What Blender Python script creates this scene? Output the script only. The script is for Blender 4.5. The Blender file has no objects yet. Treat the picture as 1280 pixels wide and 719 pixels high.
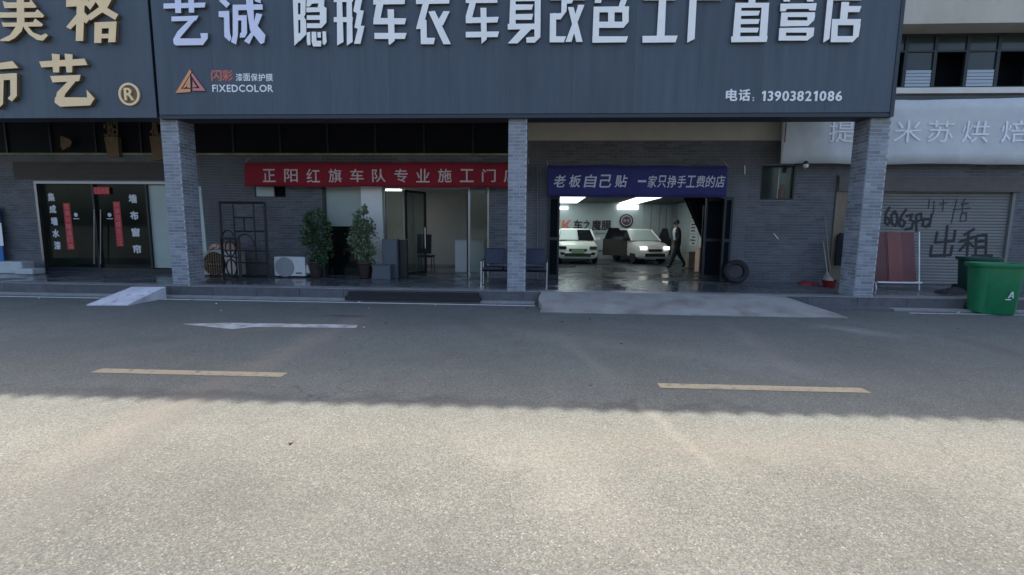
import bpy, bmesh, math, random
from mathutils import Vector, Matrix, noise
from mathutils.geometry import delaunay_2d_cdt
random.seed(7)
SC = bpy.context.scene
COL = SC.collection
R = math.radians

# ------------------------------------------------------------------ camera
FPX, YAW, PITCH, ROLL, CAMZ = 592.9, 0.0539, 0.1238, 0.0095, 1.6
_f = Vector((-math.sin(YAW) * math.cos(PITCH), math.cos(YAW) * math.cos(PITCH), -math.sin(PITCH)))
_r = Vector((math.cos(YAW), math.sin(YAW), 0))
_u = _r.cross(_f)
CR = math.cos(ROLL) * _r + math.sin(ROLL) * _u
CU = -math.sin(ROLL) * _r + math.cos(ROLL) * _u
cd = bpy.data.cameras.new('camera')
cam = bpy.data.objects.new('camera', cd)
COL.objects.link(cam)
cam.matrix_world = Matrix(((CR.x, CU.x, -_f.x, 0), (CR.y, CU.y, -_f.y, 0), (CR.z, CU.z, -_f.z, CAMZ), (0, 0, 0, 1)))
cd.sensor_width = 36
cd.lens = FPX / 1280 * 36
cd.clip_start = 0.05
cd.clip_end = 3000
SC.camera = cam

# ------------------------------------------------------------------ world, sun, exposure
SUN_EL, SUN_AZ = R(55), R(3)
w = bpy.data.worlds.new("World")
SC.world = w
w.use_nodes = True
nt = w.node_tree
sky = nt.nodes.new('ShaderNodeTexSky')
sky.sky_type = 'NISHITA'
sky.sun_disc = False
sky.sun_elevation = SUN_EL
sky.sun_rotation = SUN_AZ
sky.dust_density = 4.5
sky.ozone_density = 0.9
sky.air_density = 0.9
nt.links.new(sky.outputs[0], nt.nodes['Background'].inputs[0])
nt.nodes['Background'].inputs[1].default_value = 0.15
sd = bpy.data.lights.new('sun', 'SUN')
sun = bpy.data.objects.new('sun', sd)
COL.objects.link(sun)
sd.energy = 3.0
sd.angle = R(0.5)
sd.color = (1, 0.935, 0.82)
sdir = Vector((math.sin(SUN_AZ) * math.cos(SUN_EL), math.cos(SUN_AZ) * math.cos(SUN_EL), math.sin(SUN_EL)))
sun.rotation_euler = sdir.to_track_quat('Z', 'Y').to_euler()
SC.view_settings.view_transform = 'Standard'
SC.view_settings.look = 'None'
SC.view_settings.exposure = 1.42
SC.view_settings.gamma = 1


# ------------------------------------------------------------------ measured positions: a photo pixel read on a real plane
def ray(u, v):
    return _f + CR * (u - 640) / FPX - CU * (v - 359.5) / FPX


def at(u, v, Y):
    d = ray(u, v)
    t = Y / d.y
    return Vector((d.x * t, Y, CAMZ + d.z * t))


def atz(u, v, Z):
    d = ray(u, v)
    t = (Z - CAMZ) / d.z
    return Vector((d.x * t, d.y * t, Z))


# ------------------------------------------------------------------ materials
def nodes_of(name):
    m = bpy.data.materials.new(name)
    m.use_nodes = True
    t = m.node_tree
    return m, t, t.nodes['Principled BSDF']


def mat(name, c, rough=0.6, metal=0.0, var=0.0, vscale=4.0, spec=0.5, bump=0.0, bscale=60.0, rnd=0.0, emit=0.0, stretch=None, var2=None, coat=0.0):
    m, t, b = nodes_of(name)
    N, L = t.nodes, t.links
    b.inputs['Roughness'].default_value = rough
    b.inputs['Metallic'].default_value = metal
    b.inputs['Specular IOR Level'].default_value = spec
    b.inputs['Coat Weight'].default_value = coat
    col = None
    geo = N.new('ShaderNodeNewGeometry')
    mp = N.new('ShaderNodeMapping')
    L.new(geo.outputs['Position'], mp.inputs[0])
    if stretch:
        mp.inputs['Scale'].default_value = stretch
    base = N.new('ShaderNodeRGB')
    base.outputs[0].default_value = (*c, 1)
    col = base.outputs[0]
    if var or rnd:
        v = None
        if var:
            n = N.new('ShaderNodeTexNoise')
            n.inputs['Scale'].default_value = vscale
            n.inputs['Detail'].default_value = 8
            n.inputs['Roughness'].default_value = 0.65
            L.new(mp.outputs[0], n.inputs['Vector'])
            mr = N.new('ShaderNodeMapRange')
            mr.inputs[1].default_value = 0.25
            mr.inputs[2].default_value = 0.75
            mr.inputs[3].default_value = 1 - var
            mr.inputs[4].default_value = 1 + var
            L.new(n.outputs[0], mr.inputs[0])
            v = mr.outputs[0]
        if rnd:
            oi = N.new('ShaderNodeObjectInfo')
            mr2 = N.new('ShaderNodeMapRange')
            mr2.inputs[3].default_value = 1 - rnd
            mr2.inputs[4].default_value = 1 + rnd
            L.new(oi.outputs['Random'], mr2.inputs[0])
            if v is None:
                v = mr2.outputs[0]
            else:
                mm = N.new('ShaderNodeMath')
                mm.operation = 'MULTIPLY'
                L.new(v, mm.inputs[0])
                L.new(mr2.outputs[0], mm.inputs[1])
                v = mm.outputs[0]
        vm = N.new('ShaderNodeVectorMath')
        vm.operation = 'SCALE'
        L.new(col, vm.inputs[0])
        L.new(v, vm.inputs['Scale'])
        col = vm.outputs[0]
    if var2:   # second colour in blotches: (colour, scale, low, high)
        n = N.new('ShaderNodeTexNoise')
        n.inputs['Scale'].default_value = var2[1]
        n.inputs['Detail'].default_value = 6
        L.new(mp.outputs[0], n.inputs['Vector'])
        mr = N.new('ShaderNodeMapRange')
        mr.inputs[1].default_value = var2[2]
        mr.inputs[2].default_value = var2[3]
        L.new(n.outputs[0], mr.inputs[0])
        mx = N.new('ShaderNodeMix')
        mx.data_type = 'RGBA'
        L.new(mr.outputs[0], mx.inputs[0])
        L.new(col, mx.inputs[6])
        mx.inputs[7].default_value = (*var2[0], 1)
        col = mx.outputs[2]
    L.new(col, b.inputs['Base Color'])
    if bump:
        n = N.new('ShaderNodeTexNoise')
        n.inputs['Scale'].default_value = bscale
        n.inputs['Detail'].default_value = 4
        L.new(mp.outputs[0], n.inputs['Vector'])
        bp = N.new('ShaderNodeBump')
        bp.inputs['Strength'].default_value = bump
        bp.inputs['Distance'].default_value = 0.01
        L.new(n.outputs[0], bp.inputs['Height'])
        L.new(bp.outputs[0], b.inputs['Normal'])
    if emit:
        b.inputs['Emission Color'].default_value = (*c, 1)
        b.inputs['Emission Strength'].default_value = emit
    return m


def glass_mat(name, tint, refl=1.0, rough=0.02):
    m = bpy.data.materials.new(name)
    m.use_nodes = True
    t = m.node_tree
    N, L = t.nodes, t.links
    N.remove(N['Principled BSDF'])
    out = N['Material Output']
    tr = N.new('ShaderNodeBsdfTransparent')
    tr.inputs[0].default_value = (*tint, 1)
    gl = N.new('ShaderNodeBsdfGlossy')
    gl.inputs['Roughness'].default_value = rough
    fr = N.new('ShaderNodeFresnel')
    fr.inputs[0].default_value = 1.45
    mu = N.new('ShaderNodeMath')
    mu.operation = 'MULTIPLY'
    mu.inputs[1].default_value = refl
    L.new(fr.outputs[0], mu.inputs[0])
    mx = N.new('ShaderNodeMixShader')
    L.new(mu.outputs[0], mx.inputs[0])
    L.new(tr.outputs[0], mx.inputs[1])
    L.new(gl.outputs[0], mx.inputs[2])
    L.new(mx.outputs[0], out.inputs[0])
    return m


def asphalt_mat():
    m, t, b = nodes_of('asphalt')
    N, L = t.nodes, t.links
    geo = N.new('ShaderNodeNewGeometry')
    P = geo.outputs['Position']

    def mathn(op, a, bb=None, clamp=False):
        n = N.new('ShaderNodeMath')
        n.operation = op
        n.use_clamp = clamp
        for i, x in enumerate((a, bb)):
            if x is None:
                continue
            if isinstance(x, (int, float)):
                n.inputs[i].default_value = x
            else:
                L.new(x, n.inputs[i])
        return n.outputs[0]

    def noise_(scale, detail=4, rough=0.6, vec=None):
        n = N.new('ShaderNodeTexNoise')
        n.inputs['Scale'].default_value = scale
        n.inputs['Detail'].default_value = detail
        n.inputs['Roughness'].default_value = rough
        L.new(vec or P, n.inputs['Vector'])
        return n.outputs[0]

    def rng(x, a, bb, c, d):
        n = N.new('ShaderNodeMapRange')
        n.inputs[1].default_value = a
        n.inputs[2].default_value = bb
        n.inputs[3].default_value = c
        n.inputs[4].default_value = d
        L.new(x, n.inputs[0])
        return n.outputs[0]

    def mixc(f, a, bb):
        n = N.new('ShaderNodeMix')
        n.data_type = 'RGBA'
        if isinstance(f, float):
            n.inputs[0].default_value = f
        else:
            L.new(f, n.inputs[0])
        for i, x in ((6, a), (7, bb)):
            if isinstance(x, tuple):
                n.inputs[i].default_value = (*x, 1)
            else:
                L.new(x, n.inputs[i])
        return n.outputs[2]
    # aggregate chips
    vo = N.new('ShaderNodeTexVoronoi')
    vo.inputs['Scale'].default_value = 125
    vo.inputs['Randomness'].default_value = 1
    L.new(P, vo.inputs['Vector'])
    sep = N.new('ShaderNodeSeparateColor')
    L.new(vo.outputs['Color'], sep.inputs[0])
    chip = rng(sep.outputs[0], 0, 1, 0.68, 1.3)
    light = rng(sep.outputs[1], 0.94, 0.985, 0, 1)
    dark = rng(sep.outputs[2], 0.86, 0.95, 0, 1)
    big = noise_(0.55, 5, 0.6)
    mid = noise_(3.0, 6, 0.65)
    fine = noise_(38, 5, 0.75)
    lum = mathn('MULTIPLY', chip, rng(big, 0.3, 0.7, 0.84, 1.13))
    lum = mathn('MULTIPLY', lum, rng(mid, 0.3, 0.7, 0.92, 1.08))
    lum = mathn('MULTIPLY', lum, rng(fine, 0.3, 0.7, 0.75, 1.25))
    # base tone by depth: darker far off, palest in a middle band
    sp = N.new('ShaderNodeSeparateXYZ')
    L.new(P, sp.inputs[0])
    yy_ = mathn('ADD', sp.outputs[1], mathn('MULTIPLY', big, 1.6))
    near_mix = rng(yy_, 4.2, 6.6, 1, 0)
    base = mixc(near_mix, (0.103, 0.118, 0.115), (0.158, 0.156, 0.134))
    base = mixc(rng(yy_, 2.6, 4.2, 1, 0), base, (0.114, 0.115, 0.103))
    vm = N.new('ShaderNodeVectorMath')
    vm.operation = 'SCALE'
    L.new(base, vm.inputs[0])
    L.new(lum, vm.inputs['Scale'])
    col = vm.outputs[0]
    col = mixc(mathn('MULTIPLY', light, 0.5), col, (0.34, 0.33, 0.30))
    col = mixc(mathn('MULTIPLY', dark, 0.5), col, (0.062, 0.06, 0.056))

    # muddy tyre tracks, tonal strips and patches: straight bands between two ground points
    def band(A, B, wid, strength, colr, nz=0.5, ends=0.6):
        nonlocal col
        ax, ay = A
        bx, by = B
        ln = math.hypot(bx - ax, by - ay)
        dx, dy = (bx - ax) / ln, (by - ay) / ln
        x = mathn('SUBTRACT', sp.outputs[0], ax)
        y = mathn('SUBTRACT', sp.outputs[1], ay)
        al = mathn('ADD', mathn('MULTIPLY', x, dx), mathn('MULTIPLY', y, dy))
        cr = mathn('ABSOLUTE', mathn('ADD', mathn('SUBTRACT', mathn('MULTIPLY', x, -dy), mathn('MULTIPLY', y, -dx)), mathn('MULTIPLY', mathn('SUBTRACT', mid, 0.5), nz)))
        f = rng(cr, 0, wid, 1, 0)
        f = mathn('MULTIPLY', f, rng(al, -ends, ends, 0, 1))
        f = mathn('MULTIPLY', f, rng(al, ln - ends, ln + ends, 1, 0))
        f = mathn('MULTIPLY', f, rng(fine, 0.3, 0.7, 0.5, 1.2))
        f = mathn('MULTIPLY', f, strength, True)
        col = mixc(f, col, colr)
    g = lambda u, v: tuple(atz(u, v, 0))[:2]
    band(g(460, 392), g(40, 590), 0.34, 0.42, (0.234, 0.195, 0.164), 0.5)
    band(g(420, 398), g(140, 440), 0.25, 0.55, (0.148, 0.129, 0.125), 0.4)
    band(g(290, 470), g(-60, 720), 0.22, 0.45, (0.13, 0.122, 0.11), 0.3)
    band(g(455, 395), g(330, 520), 0.2, 0.4, (0.12, 0.115, 0.11), 0.3)
    band(g(800, 505), g(900, 590), 0.08, 0.35, (0.281, 0.257, 0.218), 0.3, 0.2)
    band(g(700, 420), g(760, 470), 0.16, 0.3, (0.218, 0.211, 0.195), 0.3, 0.3)
    band(g(900, 400), g(1000, 470), 0.25, 0.3, (0.187, 0.183, 0.179), 0.4, 0.3)
    band(g(1030, 408), g(1105, 418), 0.35, 0.7, (0.257, 0.254, 0.257), 0.5, 0.4)
    band(g(1190, 420), g(1300, 452), 0.3, 0.55, (0.075, 0.075, 0.075), 0.6, 0.4)
    band(g(405, 394), g(455, 396), 0.16, 0.9, (0.045, 0.043, 0.042), 0.4, 0.2)
    band(g(620, 409), g(1050, 470), 0.5, 0.22, (0.203, 0.195, 0.183), 0.9, 0.6)
    band(g(640, 540), g(820, 700), 0.45, 0.18, (0.257, 0.234, 0.203), 0.9, 0.6)
    band(g(60, 488), g(620, 503), 0.16, 0.5, (0.06, 0.065, 0.066), 0.7, 0.6)
    band(g(700, 508), g(1000, 512), 0.14, 0.55, (0.06, 0.065, 0.066), 0.8, 0.5)
    band(g(0, 430), g(300, 420), 0.35, 0.3, (0.07, 0.078, 0.08), 1.2, 0.8)
    band(g(560, 392), g(660, 440), 0.25, 0.35, (0.075, 0.08, 0.082), 0.9, 0.5)
    band(g(700, 560), g(1150, 560), 0.4, 0.3, (0.20, 0.17, 0.135), 1.3, 0.8)
    band(g(250, 620), g(560, 700), 0.35, 0.25, (0.095, 0.094, 0.085), 1.0, 0.6)
    # hairline cracks
    wv = N.new('ShaderNodeTexVoronoi')
    wv.feature = 'DISTANCE_TO_EDGE'
    wv.inputs['Scale'].default_value = 0.35
    dist = N.new('ShaderNodeVectorMath')
    dist.operation = 'ADD'
    nn = N.new('ShaderNodeTexNoise')
    nn.inputs['Scale'].default_value = 2.5
    nn.inputs['Detail'].default_value = 6
    L.new(P, nn.inputs['Vector'])
    sc_ = N.new('ShaderNodeVectorMath')
    sc_.operation = 'SCALE'
    sc_.inputs['Scale'].default_value = 0.5
    L.new(nn.outputs['Color'], sc_.inputs[0])
    L.new(P, dist.inputs[0])
    L.new(sc_.outputs[0], dist.inputs[1])
    L.new(dist.outputs[0], wv.inputs['Vector'])
    crack = mathn('MULTIPLY', rng(wv.outputs['Distance'], 0.0, 0.0035, 1, 0), rng(big, 0.46, 0.58, 0, 0.75))
    col = mixc(crack, col, (0.06, 0.06, 0.06))
    L.new(col, b.inputs['Base Color'])
    b.inputs['Roughness'].default_value = 0.85
    b.inputs['Specular IOR Level'].default_value = 0.3
    bp = N.new('ShaderNodeBump')
    bp.inputs['Strength'].default_value = 0.55
    bp.inputs['Distance'].default_value = 0.006
    h = mathn('ADD', mathn('MULTIPLY', sep.outputs[0], 0.7), mathn('MULTIPLY', fine, 1.0))
    L.new(h, bp.inputs['Height'])
    L.new(bp.outputs[0], b.inputs['Normal'])
    return m


def paint_mat(name, c, worn, wear=0.5, scale=14):
    """road paint worn through to the asphalt"""
    return mat(name, c, 0.75, var=0.12, vscale=20, var2=(worn, scale, 0.5 + 0.2 * (1 - wear), 0.75), bump=0.3, bscale=90)


M = {}
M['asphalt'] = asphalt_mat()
M['white_paint'] = paint_mat('white road paint', (0.52, 0.53, 0.54), (0.13, 0.14, 0.14), 0.62, 11)
M['worn_paint'] = paint_mat('faded white road paint', (0.44, 0.45, 0.46), (0.12, 0.13, 0.128), 1.3, 5)
M['line_paint'] = paint_mat('kerb line paint', (0.62, 0.63, 0.62), (0.2, 0.2, 0.2), 0.3, 6)
M['yellow_paint'] = paint_mat('yellow road paint', (0.35, 0.295, 0.195), (0.13, 0.128, 0.118), 0.8, 12)
M['concrete'] = mat('ramp concrete', (0.27, 0.275, 0.262), 0.85, var=0.22, vscale=1.6, bump=0.4, bscale=50, var2=((0.18, 0.165, 0.15), 1.9, 0.48, 0.72))
M['tile'] = mat('pavement granite', (0.10, 0.108, 0.115), 0.22, var=0.3, vscale=3, rnd=0.12, bump=0.05)
def wet(m, lo, hi, scale=1.3):
    t = m.node_tree
    n = t.nodes.new('ShaderNodeTexNoise')
    n.inputs['Scale'].default_value = scale
    n.inputs['Detail'].default_value = 5
    g_ = t.nodes.new('ShaderNodeNewGeometry')
    t.links.new(g_.outputs['Position'], n.inputs['Vector'])
    r_ = t.nodes.new('ShaderNodeMapRange')
    r_.inputs[1].default_value = 0.42
    r_.inputs[2].default_value = 0.56
    r_.inputs[3].default_value = hi
    r_.inputs[4].default_value = lo
    t.links.new(n.outputs[0], r_.inputs[0])
    t.links.new(r_.outputs[0], t.nodes['Principled BSDF'].inputs['Roughness'])


wet(M['tile'], 0.08, 0.38)
M['tile_edge'] = mat('pavement edge granite', (0.22, 0.23, 0.24), 0.4, var=0.2, vscale=5, rnd=0.08)
M['grout'] = mat('grout', (0.07, 0.07, 0.07), 0.9)
M['kerb'] = mat('kerb granite', (0.09, 0.095, 0.105), 0.6, var=0.3, vscale=6, rnd=0.12)
M['gutter'] = mat('gutter concrete', (0.26, 0.27, 0.27), 0.85, var=0.25, vscale=4)
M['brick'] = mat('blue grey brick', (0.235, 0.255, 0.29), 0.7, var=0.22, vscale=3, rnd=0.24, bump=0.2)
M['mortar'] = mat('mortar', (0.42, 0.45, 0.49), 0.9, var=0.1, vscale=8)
M['wall_brick'] = mat('shade toned wall brick', (0.112, 0.118, 0.130), 0.75, var=0.3, vscale=1.6, rnd=0.22, bump=0.2)  # pillar brick darkened: canopy shade put into the colour
M['wall_mortar'] = mat('shade toned wall mortar', (0.18, 0.19, 0.205), 0.9, var=0.15, vscale=3)  # pillar mortar darkened likewise, shade put into the colour
M['sign'] = mat('blue grey sign sheet', (0.076, 0.098, 0.126), 0.5, var=0.17, vscale=2.2, spec=0.3, stretch=(3, 1, 0.25), rnd=0.07)
M['sign_l'] = mat('slate sign sheet', (0.078, 0.102, 0.127), 0.5, var=0.15, vscale=2.2, spec=0.3, stretch=(2, 1, 0.3), rnd=0.04)
M['sign_frame'] = mat('dark sign frame', (0.022, 0.032, 0.048), 0.5)
M['letter'] = mat('silver white acrylic', (0.90, 0.90, 0.88), 0.4, var=0.05, vscale=3)
M['letter_side'] = mat('grey metal return', (0.16, 0.17, 0.19), 0.4, metal=0.3)
M['letter_lav'] = mat('lavender white acrylic', (0.72, 0.75, 0.92), 0.35, var=0.04)
M['gold'] = mat('gold acrylic', (0.90, 0.66, 0.36), 0.35, var=0.08, vscale=5)
M['gold_side'] = mat('dark gold return', (0.16, 0.11, 0.06), 0.5)
M['print_white'] = mat('white print', (0.84, 0.86, 0.88), 0.6)
M['print_red'] = mat('red print', (0.62, 0.16, 0.11), 0.6)
M['print_orange'] = mat('orange print', (0.72, 0.33, 0.16), 0.6)
M['print_pink'] = mat('rose print', (0.62, 0.22, 0.20), 0.6)
M['red_cloth'] = mat('red banner cloth', (0.25, 0.008, 0.022), 0.85, var=0.15, vscale=2.5)
M['blue_cloth'] = mat('violet blue banner cloth', (0.028, 0.028, 0.140), 0.8, var=0.25, vscale=1.2)
M['grey_cloth'] = mat('washed out grey banner cloth', (0.54, 0.57, 0.58), 0.9, var=0.10, vscale=2)
M['banner_print'] = mat('banner lettering', (0.62, 0.52, 0.50), 0.8)
M['banner_print2'] = mat('pale banner lettering', (0.60, 0.60, 0.68), 0.8)
M['faded_print'] = mat('faded banner lettering', (0.80, 0.83, 0.88), 0.9)
M['cream'] = mat('cream render', (0.50, 0.47, 0.40), 0.9, var=0.12, vscale=1.5, stretch=(1, 1, 0.4))
M['cream_light'] = mat('pale cream ledge', (0.66, 0.66, 0.62), 0.9, var=0.1, vscale=2)
M['dark_band'] = mat('near-black fascia', (0.006, 0.007, 0.013), 0.6, spec=0.15)  # one near-black tone for the band above the shops
M['dark_frame'] = mat('dark aluminium', (0.025, 0.03, 0.035), 0.35, spec=0.3)
M['dark_brown'] = mat('dark timber boarding', (0.05, 0.043, 0.038), 0.7, var=0.3, vscale=2, stretch=(1, 1, 6))
M['steel'] = mat('stainless steel', (0.26, 0.265, 0.27), 0.35, metal=1.0)
M['chrome'] = mat('chromed tube', (0.75, 0.77, 0.8), 0.25, metal=0.8)
M['strip'] = mat('weathered green cream strip', (0.25, 0.27, 0.17), 0.8, var=0.5, vscale=2.0)
M['dark_glass'] = mat('shop glass in dark room tone', (0.006, 0.009, 0.009), 0.04, spec=0.16, var2=((0.012, 0.022, 0.014), 1.2, 0.4, 0.7))  # opaque pane: dark room behind put into the near-black colour
M['upper_glass'] = mat('green tinted window glass', (0.03, 0.042, 0.038), 0.12, spec=0.4, var=0.3, vscale=1.5)
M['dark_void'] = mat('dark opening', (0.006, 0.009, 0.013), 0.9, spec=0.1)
M['sky_pane'] = mat('louvred pane painted with reflected sky', (0.36, 0.43, 0.50), 0.3, var=0.08, vscale=3, stretch=(0.3, 1, 5))  # reflected sky painted as a pale base colour
M['frosted'] = mat('pale frosted film', (0.36, 0.43, 0.41), 0.35, var=0.12, vscale=1.5, stretch=(0.6, 1, 2))
M['curtain'] = mat('pale green roller blind', (0.36, 0.41, 0.38), 0.9, var=0.05)
M['white_wall'] = mat('white painted wall', (0.74, 0.74, 0.72), 0.8, var=0.05)
M['office_wall'] = mat('grey white interior wall', (0.55, 0.57, 0.57), 0.8, var=0.05)
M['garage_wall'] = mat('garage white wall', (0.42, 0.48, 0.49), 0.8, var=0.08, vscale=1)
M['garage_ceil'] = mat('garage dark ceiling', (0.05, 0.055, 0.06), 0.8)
M['garage_floor'] = mat('wet painted garage floor', (0.055, 0.062, 0.073), 0.33, spec=0.2, var=0.25, vscale=1.4, var2=((0.035, 0.04, 0.046), 1.1, 0.45, 0.6))
wet(M['garage_floor'], 0.2, 0.5, 0.9)
M['led'] = mat('led ceiling panel', (0.90, 1.0, 1.0), 0.5, emit=0.85)
M['lamp'] = mat('lit office lamp', (1.0, 0.98, 0.92), 0.5, emit=2.2)
M['headlight'] = mat('lit headlight', (1.0, 0.98, 0.92), 0.3, emit=1.0)
M['black'] = mat('black metal', (0.012, 0.012, 0.014), 0.5)
M['black_rubber'] = mat('black rubber', (0.018, 0.018, 0.02), 0.75, var=0.2, vscale=20)
M['ac_white'] = mat('off white casing', (0.62, 0.64, 0.64), 0.5, var=0.06, vscale=6)
M['ac_old'] = mat('yellowed casing', (0.40, 0.37, 0.33), 0.6, var=0.2, vscale=5)
M['ac_grille'] = mat('grey fan grille', (0.33, 0.35, 0.36), 0.5)
M['cardboard'] = mat('cardboard', (0.38, 0.25, 0.15), 0.9, var=0.15, vscale=6)
M['pinkish'] = mat('crumpled pale packing', (0.62, 0.40, 0.32), 0.9, var=0.3, vscale=15)
M['leaf'] = mat('glossy green leaves', (0.05, 0.10, 0.042), 0.45, var=0.45, vscale=9)
M['leaf2'] = mat('pale green leaves', (0.14, 0.20, 0.11), 0.45, var=0.45, vscale=9)
M['stem'] = mat('woody stem', (0.07, 0.055, 0.04), 0.9)
M['pot'] = mat('dark glazed pot', (0.035, 0.022, 0.02), 0.3, var=0.2)
M['slate_box'] = mat('slate grey casing', (0.095, 0.11, 0.13), 0.55, var=0.12, vscale=4)
M['navy'] = mat('navy vinyl', (0.012, 0.018, 0.045), 0.4, var=0.2, vscale=5)
M['shutter'] = mat('dusty steel shutter', (0.20, 0.203, 0.197), 0.65, metal=0.1, var=0.16, vscale=1.0, rnd=0.06, stretch=(1, 1, 2.0))
M['shutter_box'] = mat('shutter housing', (0.10, 0.09, 0.085), 0.7, var=0.2)
M['graffiti'] = mat('black spray paint', (0.014, 0.016, 0.02), 0.6)
M['graffiti_faint'] = mat('faded spray paint', (0.045, 0.046, 0.05), 0.8)
M['maroon'] = mat('maroon lacquered board', (0.10, 0.016, 0.018), 0.4, var=0.35, vscale=1.6, stretch=(4, 1, 0.5))
M['maroon2'] = mat('dusty rose lacquered board', (0.17, 0.045, 0.038), 0.5, var=0.3, vscale=1.6, stretch=(4, 1, 0.5))
M['bin_green'] = mat('green plastic', (0.014, 0.19, 0.075), 0.42, var=0.12, vscale=4)
M['bin_dark'] = mat('dark green plastic', (0.012, 0.065, 0.045), 0.5, var=0.12)
M['ply'] = mat('stained plywood', (0.20, 0.165, 0.12), 0.85, var=0.3, vscale=2, stretch=(3, 1, 0.7))
M['broom'] = mat('wooden handle', (0.24, 0.18, 0.12), 0.7)
M['mop'] = mat('dirty mop cotton', (0.30, 0.28, 0.26), 0.95)
M['red_plastic'] = mat('red plastic', (0.24, 0.022, 0.022), 0.4)
M['rag'] = mat('dark rags', (0.03, 0.032, 0.036), 0.95, var=0.4, vscale=12)
M['blue_board'] = mat('blue poster board', (0.02, 0.14, 0.42), 0.5, var=0.1)
M['ramp_board'] = mat('white painted ramp board', (0.58, 0.60, 0.66), 0.8, var=0.3, vscale=3, var2=((0.25, 0.25, 0.26), 6, 0.55, 0.75), bump=0.4)
M['stone_white'] = mat('pale foam block', (0.50, 0.54, 0.55), 0.9, var=0.12, vscale=5)
M['wood_orn'] = mat('brown carved wood', (0.17, 0.115, 0.065), 0.7, var=0.35, vscale=10)
M['roof_tile'] = mat('grey roof tile', (0.12, 0.11, 0.10), 0.8)
M['car_white'] = mat('white car paint', (0.70, 0.74, 0.66), 0.3, coat=0.4)
M['car_gold'] = mat('pale bronze car paint', (0.62, 0.61, 0.57), 0.3, metal=0.0, coat=0.4)
M['car_glass'] = mat('car glass', (0.012, 0.014, 0.016), 0.08, spec=0.5)
M['car_glass_pale'] = mat('pale windscreen', (0.34, 0.40, 0.38), 0.2, spec=0.5)  # even pale tone for the windscreen
M['plate_green'] = mat('green number plate', (0.16, 0.34, 0.15), 0.5)
M['skin'] = mat('skin', (0.36, 0.20, 0.14), 0.6)
M['hair'] = mat('black hair', (0.01, 0.01, 0.01), 0.6)
M['suit'] = mat('black clothing', (0.008, 0.009, 0.013), 0.85)
M['shirt'] = mat('white shirt', (0.55, 0.58, 0.60), 0.8)
M['shelf_dark'] = mat('dark shelving', (0.02, 0.022, 0.024), 0.6)
M['paper'] = mat('paper sheets', (0.62, 0.65, 0.64), 0.8, var=0.06)
M['ink'] = mat('poster ink', (0.06, 0.06, 0.07), 0.8)
M['red_light'] = mat('red couplet paper', (0.50, 0.035, 0.045), 0.7, var=0.15)
M['sign_red'] = mat('red led box', (0.65, 0.02, 0.04), 0.5)
M['sticker'] = mat('white vinyl letters', (0.62, 0.65, 0.68), 0.6)
M['lamp_white'] = mat('lamp bulb glass', (0.7, 0.72, 0.74), 0.3)
M['clear'] = glass_mat('clear shop glass', (0.80, 0.86, 0.84), 0.6)
M['emblem'] = mat('dark maroon emblem', (0.06, 0.025, 0.04), 0.5)


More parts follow.
